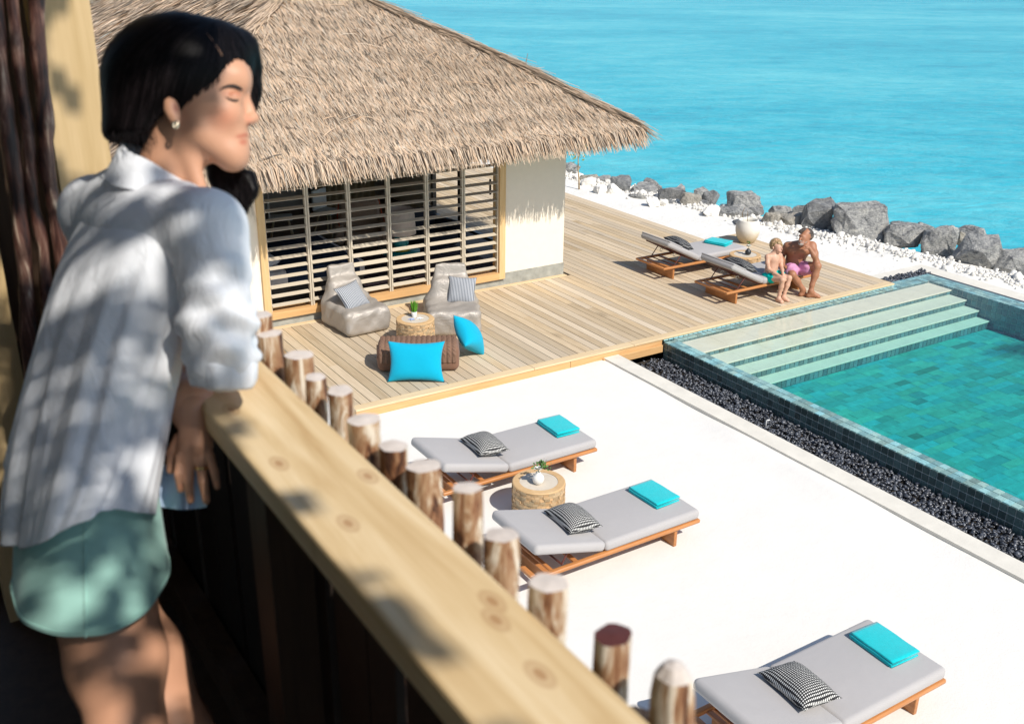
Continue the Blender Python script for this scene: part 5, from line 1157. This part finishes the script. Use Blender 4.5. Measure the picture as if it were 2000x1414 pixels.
# unseen lodge wall behind, added to block skylight from the left, and the thatched balcony roof overhead (above the picture): its gaps are shaped to let the sun through in patches
struct("unseen_lodge_wall", MB().box((-1.55, -4, FLOOR), (-1.4, 4.5, 8.9)).mesh("unseen_lodge_wall"), plain("lodge_plaster", (.22, .19, .16), .9))
rf = thing("balcony_roof", "palm-leaf roof above the balcony, over the top of the view", "roof", (-.28, 0, 7.6))
for y in (-3.2, -1.6, -.1, 1.5, 3.0): ob("rafter", MB().tube([(-1.0, y, .62), (1.12, y, -.12)], .035, 8).mesh("rafter"), MAT_POLE, rf)
from mathutils import noise as mnoise
def roofz(x): return .60-(x+1.0)*.345
m = MB(); rg = random.Random(77); cs_ = .034
for i in range(65):
    x0 = -1.05+i*cs_
    for j in range(240):
        y0 = -4.0+j*cs_
        g = mnoise.fractal(Vector((x0*7.5+y0*2.2+11.3, y0*5.2-x0*1.7+4.1, 2.7)), .7, 2.1, 3)
        lim = .43 if x0 < .80 else .43-(x0-.80)*1.6
        if g < lim:
            z0 = roofz(x0)+rg.uniform(-.006, .006); e = cs_*.56; cx, cy_ = x0+rg.uniform(-.006, .006), y0+rg.uniform(-.006, .006); tl = rg.uniform(-.015, .015)
            m.add([(cx-e, cy_-e, z0+.345*e+tl), (cx+e, cy_-e, z0-.345*e+tl), (cx+e, cy_+e, z0-.345*e-tl), (cx-e, cy_+e, z0+.345*e-tl)], [(0, 1, 2, 3)])
tag(ob("palm_leaf_cover", m.mesh("palm_leaf_cover"), MAT_THATCH_BASE, rf), kind="stuff")

# ================================================================ the woman leaning on the rail
from mathutils.bvhtree import BVHTree
from mathutils.kdtree import KDTree
D0 = 1.70
def wp(x, y, w=0.0): return atd(x, y, D0+w)
M = D0/FPX                                        # metres for one unit of the measuring grid at her distance
wom = thing("person", "woman in a loose white shirt and green shorts leaning on the balcony rail", "person", (.12, 1.62, FLOOR))
inv = Vector(wom.location)
VA = np.stack([cR, cU, cF])                       # axes across, up and through the head
L = lambda p: local(np.array(p))
def arrays(me):
    v = np.zeros(len(me.vertices)*3); me.vertices.foreach_get("co", v); f = np.zeros(len(me.polygons)*4, np.int64); me.polygons.foreach_get("vertices", f) if False else me.loops.foreach_get("vertex_index", f); return v.reshape(-1, 3), f.reshape(-1, 4)
def joined(name, meshes):
    Vs, Fs, o = [], [], 0
    for me in meshes: v, f = arrays(me); Vs.append(v); Fs.append(f+o); o += len(v)
    return mesh_np(name, np.concatenate(Vs), np.concatenate(Fs), None, True)
SK_W = skin_mat("warm_skin", (.52, .27, .165), .35, .5)
# --- head in profile, turned to the sea
hd = SDF()
hd.ell(wp(376, 148), (108*M, 103*M, .072), VA, .02); hd.ell(wp(414, 196), (62*M, 88*M, .058), VA, .03); hd.ell(wp(412, 240), (50*M, 62*M, .052), VA, .03)
hd.cone(wp(462, 150, -.026), wp(462, 150, .026), .019, .019, .02); hd.cone(wp(468, 163, -.022), wp(468, 163, .022), .012, .012, .012)      # forehead and brow
hd.ell(wp(464, 190, -.044), (17*M, 15*M, .020), VA, .010, True); hd.ell(wp(464, 190, .044), (17*M, 15*M, .020), VA, .010, True)           # eye sockets
hd.ell(wp(457, 190, -.034), (16*M, 11*M, .014), VA, .003); hd.ell(wp(457, 190, .034), (16*M, 11*M, .014), VA, .003)                        # lids
hd.cone(wp(473, 178), wp(488, 214), .0070, .0085, .008); hd.ball(wp(494, 231), .0105, .006); hd.ell(wp(483, 236, -.010), (11*M, 9*M, .008), VA, .004); hd.ell(wp(483, 236, .010), (11*M, 9*M, .008), VA, .004)
hd.ball(wp(486, 244, -.007), .0035, .002, True)
hd.ell(wp(466, 266), (19*M, 26*M, .028), VA, .014); hd.ell(wp(476, 264), (11*M, 5.5*M, .017), VA, .003); hd.ell(wp(473, 278), (12*M, 6.5*M, .016), VA, .003); hd.cone(wp(464, 271.5, -.022), wp(490, 271, -.004), .0016, .0016, .0015, True); hd.cone(wp(464, 271.5, .022), wp(490, 271, .004), .0016, .0016, .0015, True)
hd.ell(wp(456, 301), (22*M, 20*M, .024), VA, .014)
for sg in (-1, 1):
    hd.cone(wp(388, 262, sg*.040), wp(452, 305, sg*.008), .018, .017, .03); hd.ell(wp(440, 222, sg*.030), (30*M, 24*M, .022), VA, .022)
hd.ell(wp(336, 216, -.072), (15*M, 27*M, .010), np.stack([cR*.96+cU*.28, cU*.96-cR*.28, cF]), .005); hd.ell(wp(343, 211, -.083), (6.5*M, 14*M, .006), VA, .003, True); hd.ell(wp(343, 240, -.073), (8*M, 9*M, .007), VA, .004)
hd.cone(wp(350, 262), wp(318, 385, .02), .047, .056, .03); hd.cone(wp(352, 250, -.035), wp(392, 372, -.015), .012, .012, .02)
head_me = hd.mesh("head", .0032, lambda V: local(V), relax=2)
hv, hf = arrays(head_me); bvh = BVHTree.FromPolygons([Vector(p) for p in hv], [tuple(map(int, f)) for f in hf])
def on_face(x, y, out=.0):
    d = Vector(ray(x, y)).normalized(); h = bvh.ray_cast(Vector(C0)-inv, d)
    return np.array(h[0]-d*out) if h[0] is not None else L(wp(x, y, -.05))
# --- trunk under the clothes, arms and legs
s = SDF(); shR, shL = wp(404, 448, -.10), wp(188, 414, .17); pel = wp(178, 1050, .02)
s.cone(wp(318, 380, .02), wp(300, 430, .03), .052, .060, .03); s.cone(wp(385, 450, -.07), wp(200, 430, .15), .034, .034, .05); s.cone(wp(290, 450, .04), wp(230, 700, .03), .066, .066, .06); s.cone(wp(230, 700, .03), pel, .070, .090, .06); s.ell(pel, (.080, .120, .10), None, .05)
el = atx(438, 785, .455); el[2] = RAILZ+.034
s.chain([(wp(402, 455, -.09), .032), (wp(422, 600, -.10), .036), (el, .032)], .03)
s.chain([(el, .032), ((.475, 1.64, RAILZ+.038), .034), ((.478, 1.80, RAILZ+.032), .024)], .02); hand(s, (.478, 1.80, RAILZ+.034), (-.15, .98, -.05), (0, 0, 1), .95, .25)
s.chain([(wp(195, 445, .16), .034), (wp(250, 640, .24), .038), (wp(330, 740, .13), .036), (wp(374, 790, .02), .034), (wp(380, 836, .0), .024)], .03)
hR, kR, aR = wp(188, 1110, -.02), wp(248, 1430, -.05), wp(120, 1700, .12); hL, kL, aL = wp(180, 1120, .14), wp(352, 1440, .12), wp(330, 1790, .16)
s.chain([(hR, .066), (wp(205, 1180, -.03), .074), (wp(228, 1290, -.04), .074), (kR, .056), (wp(200, 1540, .03), .054), (aR, .034)], .03); s.chain([(hL, .066), (wp(215, 1190, .13), .070), (wp(280, 1290, .13), .070), (kL, .055), (wp(345, 1600, .14), .052), (aL, .034)], .03)
gL = np.array([aL[0], aL[1], FLOOR+.07]); s.cone(aL, gL, .034, .032, .02); foot(s, gL, gL+np.array([.19, -.02, 0]), FLOOR+.004, .95)
gR = np.array([aR[0], aR[1], FLOOR+.08]); s.cone(aR, gR, .034, .032, .02); foot(s, gR, gR+np.array([.18, -.04, 0]), FLOOR+.004, .95)
trunk_me = s.mesh("trunk", .0062, lambda V: local(np.column_stack([V[:, 0], V[:, 1], np.maximum(V[:, 2], FLOOR+.003)])))
# --- the hand hanging down inside the rail, back of the hand to us
hn = SDF(); hn.cone(wp(378, 800, .0), wp(380, 842, .0), .028, .023, .01); hn.cone(wp(380, 842, .0), wp(382, 866, -.002), .022, .026, .012); hn.ell(wp(383, 870, -.003), (33*M, 34*M, .013), VA, .010)
FG = (((354, 890), (349, 925), (353, 956), .0080), ((371, 898), (368, 940), (372, 977), .0084), ((391, 898), (397, 941), (403, 978), .0084), ((409, 890), (419, 922), (424, 950), .0074))
for a, b, c, r in FG: hn.cone(wp(*a, -.006), wp(*b, -.011), r*1.06, r, .003); hn.cone(wp(*b, -.011), wp(*c, -.003), r, r*.78, .002); hn.ball(wp(*a, -.010), r*1.05, .006)
hn.cone(wp(352, 856, .008), wp(336, 886, .013), .0115, .0098, .008); hn.cone(wp(336, 886, .013), wp(333, 918, .014), .0098, .0074, .003)
hand_me = hn.mesh("hand", .0026, lambda V: local(V), relax=1)
body = joined("body", [trunk_me, head_me, hand_me])
blobs = [(on_face(478, 265), (.013, .013, .0052), (.80, .56, .54), .5), (on_face(470, 267), (.012, .012, .0045), (.80, .56, .54), .5), (on_face(476, 278), (.012, .012, .0060), (.84, .60, .58), .5),
    (on_face(452, 184), (.020, .020, .008), (.80, .62, .58), .9), (on_face(468, 184), (.012, .012, .008), (.80, .62, .58), .9), (on_face(438, 232), (.032, .032, .026), (1.08, .88, .86), .95), (on_face(486, 232), .012, (1.1, .9, .88), .8), (on_face(486, 244), .005, (.4, .25, .22), .6), (on_face(343, 212), (.008, .008, .014), (.62, .45, .42), .7)]  # nostril and ear hollow carry their shade as a darker tint
blobs += [(L(wp(c[0], c[1]-5, -.012)), (.0060, .0060, .0075), (1.3, 1.15, 1.1), .5) for a, b, c, r in FG]
paint(body, blobs); ob("body", body, SK_W, wom)
dark = plain("dark_lash", (.012, .009, .008), .6)
ob("eyelash", MB().tube([tuple(on_face(x, y, .0006)) for x, y in ((441, 190), (447, 194), (454, 196.5), (461, 197), (466, 196))], [.0007, .0016, .0020, .0018, .0010], 6).mesh("eyelash", True), dark, wom)
ob("eyebrow", MB().tube([tuple(on_face(x, y, .0002)) for x, y in ((428, 178), (436, 172), (446, 168.5), (456, 168.5), (466, 172), (473, 176))], [.0007, .0018, .0026, .0030, .0030, .0018], 6).mesh("eyebrow", True), dark, wom)
# --- hair: long, dark, parted and swept to the far side
h = SDF()
h.ell(wp(350, 142), (134*M, 113*M, .093), VA, .03); h.ell(wp(438, 106, .032), (60*M, 56*M, .066), VA, .03); h.cone(wp(266, 150, .0), wp(256, 258, .0), .042, .036, .03); h.cone(wp(305, 170, .0), wp(290, 258, .0), .070, .060, .04); h.rbox(wp(270, 338, 0), (.13, .054, .16), .006, VA, .008, 0, True)
h.chain([(wp(474, 95, .04), .026), (wp(488, 130, .055), .014), (wp(492, 178, .065), .012), (wp(484, 210, .078), .010), (wp(450, 255, .090), .016), (wp(430, 310, .085), .022), (wp(440, 345, .078), .024), (wp(462, 380, .068), .018), (wp(476, 424, .06), .005)], .02); h.chain([(wp(455, 345, .07), .018), (wp(482, 350, .06), .014), (wp(494, 372, .055), .009), (wp(486, 400, .055), .004)], .012)
h.ell(wp(488, 214, -.060), (64*M, 108*M, .10), VA, .008, True); h.ell(wp(410, 264, -.085), (66*M, 78*M, .075), VA, .008, True); h.ell(wp(333, 224, -.098), (22*M, 30*M, .040), VA, .006, True); h.cone(wp(352, 262, -.02), wp(334, 330, -.02), .046, .050, .008, True)
hair_me = h.mesh("hair", .005, lambda V: local(V), relax=3)
qh = NT("black_hair"); ah = qh.n("Attribute", attribute_name="tint").outputs['Color']; qh.col(qh.mix(1.0, (.0060, .0046, .0050), ah, 'MULTIPLY')); qh.set(.45, .12); MAT_HAIR = qh.m
paint(hair_me, [], (.5, .5, .5)); ob("hair", hair_me, MAT_HAIR, wom)
hv2, hf2 = arrays(hair_me); nr = np.zeros(len(hv2)*3); hair_me.vertices.foreach_get("normal", nr); nr = nr.reshape(-1, 3)
kd = KDTree(len(hv2)); [kd.insert(Vector(p), i) for i, p in enumerate(hv2)]; kd.balance()
hb = BVHTree.FromPolygons([Vector(p) for p in hv2], [tuple(map(int, f)) for f in hf2])
def on_hair(x, y, out=.0004):
    d = Vector(ray(x, y)).normalized(); r_ = hb.ray_cast(Vector(C0)-inv, d); return tuple(r_[0]-d*out) if r_[0] is not None else tuple(L(wp(x, y, -.08)))
ob("parting", MB().tube([on_hair(x, y) for x, y in ((404, 66), (412, 76), (420, 88), (428, 100), (434, 110))], [.0006, .0013, .0017, .0020, .0012], 6).mesh("parting", True), plain("scalp_skin", (.30, .16, .10), .6), wom)
part = L(wp(418, 78, -.03)); rgh = random.Random(5); st = MB(); SV, SQ, ST = [], [], []
for q_ in range(2600):
    i = rgh.randrange(len(hv2)); p = Vector(hv2[i]); pts = []
    side_far = (np.array(p)-part)@cF > .05 or (np.array(p)-part)@cR > .035
    for k in range(rgh.randint(9, 17)):
        co, j, _ = kd.find(p); n_ = Vector(nr[j])
        away = p-Vector(part); fl = Vector((0, 0, -1))*1.0+(Vector(cR)*.35 if side_far else Vector(-cR)*.38)+away.normalized()*.35
        t_ = (fl-n_*fl.dot(n_)); 
        if t_.length < 1e-4: break
        t_.normalize(); off = co+n_*(.0012+.0016*math.sin(q_*1.7+k*.4)**2); pts.append((np.array(off), np.array(n_.cross(t_)))); p = off+t_*.011
        if (p-co).length > .02: break
    if len(pts) < 4: continue
    b0 = len(SV); w_ = rgh.uniform(.0005, .0011); f = rgh.choice((.4, .6, .8, 1.0, 1.6, 2.4))
    for k, (o_, sd) in enumerate(pts): ww = w_*(1-.6*k/len(pts)); SV += [o_-sd*ww, o_+sd*ww]
    for k in range(len(pts)-1): SQ.append((b0+2*k, b0+2*k+1, b0+2*k+3, b0+2*k+2)); ST.append((f, f*.95, f*.95))
for q_ in range(420):
    far = q_ % 3 == 0
    p = np.array(L(wp(rgh.uniform(216, 305), 262+rgh.uniform(-6, 6), rgh.uniform(-.075, .06)))) if not far else np.array(L(wp(rgh.uniform(425, 492), rgh.uniform(335, 385), rgh.uniform(.03, .09))))
    sd = cR*rgh.uniform(.0004, .0008); dv = (-cU+cR*rgh.gauss(-.05 if not far else .1, .15)+cF*rgh.gauss(0, .15)); ln = rgh.uniform(.008, .028) if not far else rgh.uniform(.02, .06); b0 = len(SV); f = rgh.choice((.5, .8, 1.2, 2.0))
    for k in range(3): o_ = p+dv*ln*k/2+cR*.004*math.sin(k+q_)*(k/2); SV += [o_-sd*(1-.4*k), o_+sd*(1-.4*k)]
    for k in range(2): SQ.append((b0+2*k, b0+2*k+1, b0+2*k+3, b0+2*k+2)); ST.append((f, f, f))
tag(ob("hair_strands", mesh_np("hair_strands", np.array(SV), np.array(SQ), ST, True), MAT_HAIR, wom), kind="stuff")
# --- jewellery
er = MB(); c = on_face(343, 243, .004); er.tube([tuple(c+cR*.0035*math.cos(a)-cU*.001+cU*.0050*math.sin(a)) for a in np.linspace(0, 6.28, 14)], .0024, 6, False); ob("earring", er.mesh("earring", True), plain("pale_gold_earring", (.80, .70, .52), .25, metal=.9), wom)
rgm = MB(); c = L(wp(394, 914, -.009)); rgm.tube([tuple(c+cR*.0098*math.cos(a)+cF*.0098*math.sin(a)) for a in np.linspace(0, 6.28, 16)], .0020, 6, False); ob("ring", rgm.mesh("ring", True), plain("gold_ring", (.85, .62, .25), .2, metal=1), wom)
# --- shirt: loose body, yoke and shoulders, collar, sleeves, rolled cuff
def m_shirt():
    q = NT("thin_white_shirt"); p = q.pos('obj'); f = q.noise(p, 4, 4); c = q.mix(f, (.76, .775, .81), (.85, .86, .885)); q.col(c); q.set(.85, .12)
    q.bump(q.math('ADD', q.math('ABSOLUTE', q.math('SUBTRACT', q.noise(q.mapping(p, (1, 1, .30)), 11, 4, .55, 1.4), .5)), q.math('MULTIPLY', q.noise(q.mapping(p, (1, 1, .6)), 26, 3), .10)), .42, .022)
    tl = q.n("BsdfTranslucent"); q.l(c, tl.inputs[0]); mx = q.n("MixShader"); mx.inputs[0].default_value = .18; q.l(q.b.outputs[0], mx.inputs[1]); q.l(tl.outputs[0], mx.inputs[2]); q.l(mx.outputs[0], q.o.inputs[0]); return q.m
MAT_SHIRT = m_shirt()
NA = 144; TH = np.linspace(0, 2*np.pi, NA, endpoint=False)
def catm(keys, n):
    K = np.array(keys, float); t = np.linspace(0, len(K)-1, n); i = np.clip(t.astype(int), 0, len(K)-2); u = (t-i)[:, None]
    p0, p1, p2, p3 = K[np.maximum(i-1, 0)], K[i], K[i+1], K[np.minimum(i+2, len(K)-1)]
    return .5*((2*p1)+(-p0+p2)*u+(2*p0-5*p1+4*p2-p3)*u*u+(-p0+3*p1-3*p2+p3)*u**3)
SH = [(392, 292, .02, .120, .070, .0), (420, 286, .02, .160, .086, .0), (460, 274, .025, .172, .098, .15), (520, 254, .03, .174, .106, .35), (620, 226, .03, .176, .110, .6), (720, 203, .03, .180, .112, .8), (800, 185, .03, .184, .114, .95), (880, 170, .03, .187, .115, 1), (940, 161, .03, .190, .116, 1), (985, 156, .03, .192, .117, 1)]
rings = []
for j, (y, x, dw, a, b, fo) in enumerate(catm(SH, 84)):
    c = np.array(wp(x, y, dw)); lean = (y-400)/600
    fold = fo*(.0080*np.sin(6*TH+1.1*np.sin(2*TH+.5)+1.2*lean)+.0050*np.sin(11*TH+1.3+1.3*np.sin(3*TH)-.8*lean)+.0028*np.sin(19*TH+2*np.sin(4*TH)+2.5*lean)+.0012*np.sin(37*TH+5*lean))
    pl = np.exp(-((TH-np.pi*1.03)/.10)**2)*.010*np.clip(lean*2.5, 0, 1)       # box pleat down the middle of the back
    e = .9; cs, sn = np.cos(TH), np.sin(TH); cc = np.sign(cs)*np.abs(cs)**e; ss = np.sign(sn)*np.abs(sn)**e
    tail = (np.clip((y-770)/215, 0, 1)**2)*(.075*np.abs(sn)**2.2-.030*(1-np.abs(sn)))
    rings.append(np.stack([c[0]+(b+fold+pl)*cc, c[1]+(a+fold)*ss, c[2]+tail], 1)-np.array(inv))
rings.append(rings[-1]*.985+rings[-1].mean(0)*.015); ob("shirt", loft_mesh("shirt", rings), MAT_SHIRT, wom)
yo = SDF(); yo.cone(shR, shL, .052, .054, .05); yo.cone(wp(402, 450, -.09), wp(345, 410, -.02), .048, .042, .04); yo.cone(wp(195, 416, .16), wp(285, 362, .06), .052, .046, .05); yo.ell(wp(290, 452, .04), (.098, .165, .095), None, .05)
yo.chain([(wp(404, 446, -.10), .055), (wp(418, 520, -.11), .049), (wp(422, 610, -.105), .051), (wp(428, 672, -.095), .051), (wp(434, 705, -.088), .049)], .03); yo.chain([(shL, .054), (wp(205, 520, .22), .052), (wp(255, 640, .24), .050), (wp(300, 712, .18), .046)], .03)
yo.cone(wp(352, 250), wp(322, 366, .02), .056, .058, .016, True); zc = np.array(wp(250, 660, .05)); 
yo.p.append(('b', np.array([zc[0]-.30, zc[1]-.02, zc[2]-.02]), np.array((.30, .16, .16)), np.eye(3), (.01, 0), .01, True))
def ydef(V):
    u = (V-np.array(wp(420, 500)))@VA.T; x, y, w_ = u.T; m_ = np.clip((-y)/.10, 0, 1)*np.clip((x+.08)/.05, 0, 1)
    d = m_*(.0050*np.sin(y*95+x*55+1.5*np.sin(w_*40))+.0035*np.sin(y*150-x*70+w_*60))
    n_ = np.stack([x, 0*y, w_+.10], 1); n_ /= np.linalg.norm(n_, axis=1)[:, None]+1e-6
    return local(V+(n_@VA)*d[:, None])
ob("yoke", yo.mesh("yoke", .006, ydef, relax=2), MAT_SHIRT, wom)
cl = []
for t_ in (0, .35, .7, 1.0):
    cc = np.array(wp(322-10*t_, 318+46*t_, .014)); ra = .060+.020*t_; cl.append(np.stack([cc[0]+ra*np.cos(TH)*1.05, cc[1]+ra*np.sin(TH)*1.05, cc[2]-(.036-.014*t_)*np.cos(TH+.25)+.0025*np.sin(5*TH)], 1)-np.array(inv))
ob("collar", loft_mesh("collar", [cl[3]*1.0, cl[1], cl[0], cl[0]*.985+.015*cl[0].mean(0), cl[2]*.93+.07*cl[2].mean(0)]), MAT_SHIRT, wom)
cf = []
for (x, y, w_), r_ in (((434, 690, -.088), .046), ((434, 688, -.088), .0520), ((436, 697, -.087), .0545), ((438, 735, -.078), .0520), ((438, 742, -.078), .0495), ((438, 740, -.078), .040)):
    c = np.array(wp(x, y, w_)); wr = r_*(1+.03*np.sin(5*TH)+.015*np.sin(11*TH)); cf.append(np.stack([c[0]+wr*np.cos(TH), c[1]+wr*np.sin(TH), c[2]+.006*np.sin(TH*2)], 1)-np.array(inv))
ob("cuff", loft_mesh("cuff", cf), MAT_SHIRT, wom)
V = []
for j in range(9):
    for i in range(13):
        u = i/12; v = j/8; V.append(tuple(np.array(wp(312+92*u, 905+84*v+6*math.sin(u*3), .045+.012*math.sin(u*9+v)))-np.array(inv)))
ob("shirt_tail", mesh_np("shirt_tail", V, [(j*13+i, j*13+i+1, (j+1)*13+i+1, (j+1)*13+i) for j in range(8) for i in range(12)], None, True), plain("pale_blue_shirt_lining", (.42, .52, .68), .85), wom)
# --- shorts
SHO = [(860, 172, .03, .140, .088), (900, 172, .03, .155, .098), (950, 172, .03, .166, .106), (1000, 173, .025, .173, .112), (1050, 174, .02, .178, .116), (1100, 176, .015, .183, .120), (1124, 176, .015, .185, .121)]
rg_ = []
def sring(y, x, dw, a, b):
    c = np.array(wp(x, y, dw)); fo = .0022*np.sin(5*TH+y*.008)+.0010*np.sin(11*TH+1); return np.stack([c[0]+(b+fo)*np.cos(TH), c[1]+(a+fo)*np.sin(TH), c[2]+.012*np.sin(TH+2.2)*np.clip((y-990)/120, 0, 1)], 1)-np.array(inv)
for k in catm(SHO, 40): rg_.append(sring(*k))
rg_.append(sring(1125, 176, .015, .181, .117)); rg_.append(sring(1100, 176, .015, .176, .112))
MINT = m_fabric("mint_cotton", (.30, .52, .455), .05, 500); ob("shorts", loft_mesh("shorts", rg_), MINT, wom)
ob("side_seam", MB().tube([tuple(r_[int(NA*.70)]+np.array([-.001, -.002, 0])) for r_ in rg_[4:40]], .0018, 6).mesh("side_seam"), MINT, wom)
ob("hem_seam", MB().tube([tuple(p+(p-rg_[36].mean(0))*.008) for p in rg_[36]]+[tuple(rg_[36][0])], .0014, 5, False).mesh("hem_seam"), MINT, wom)
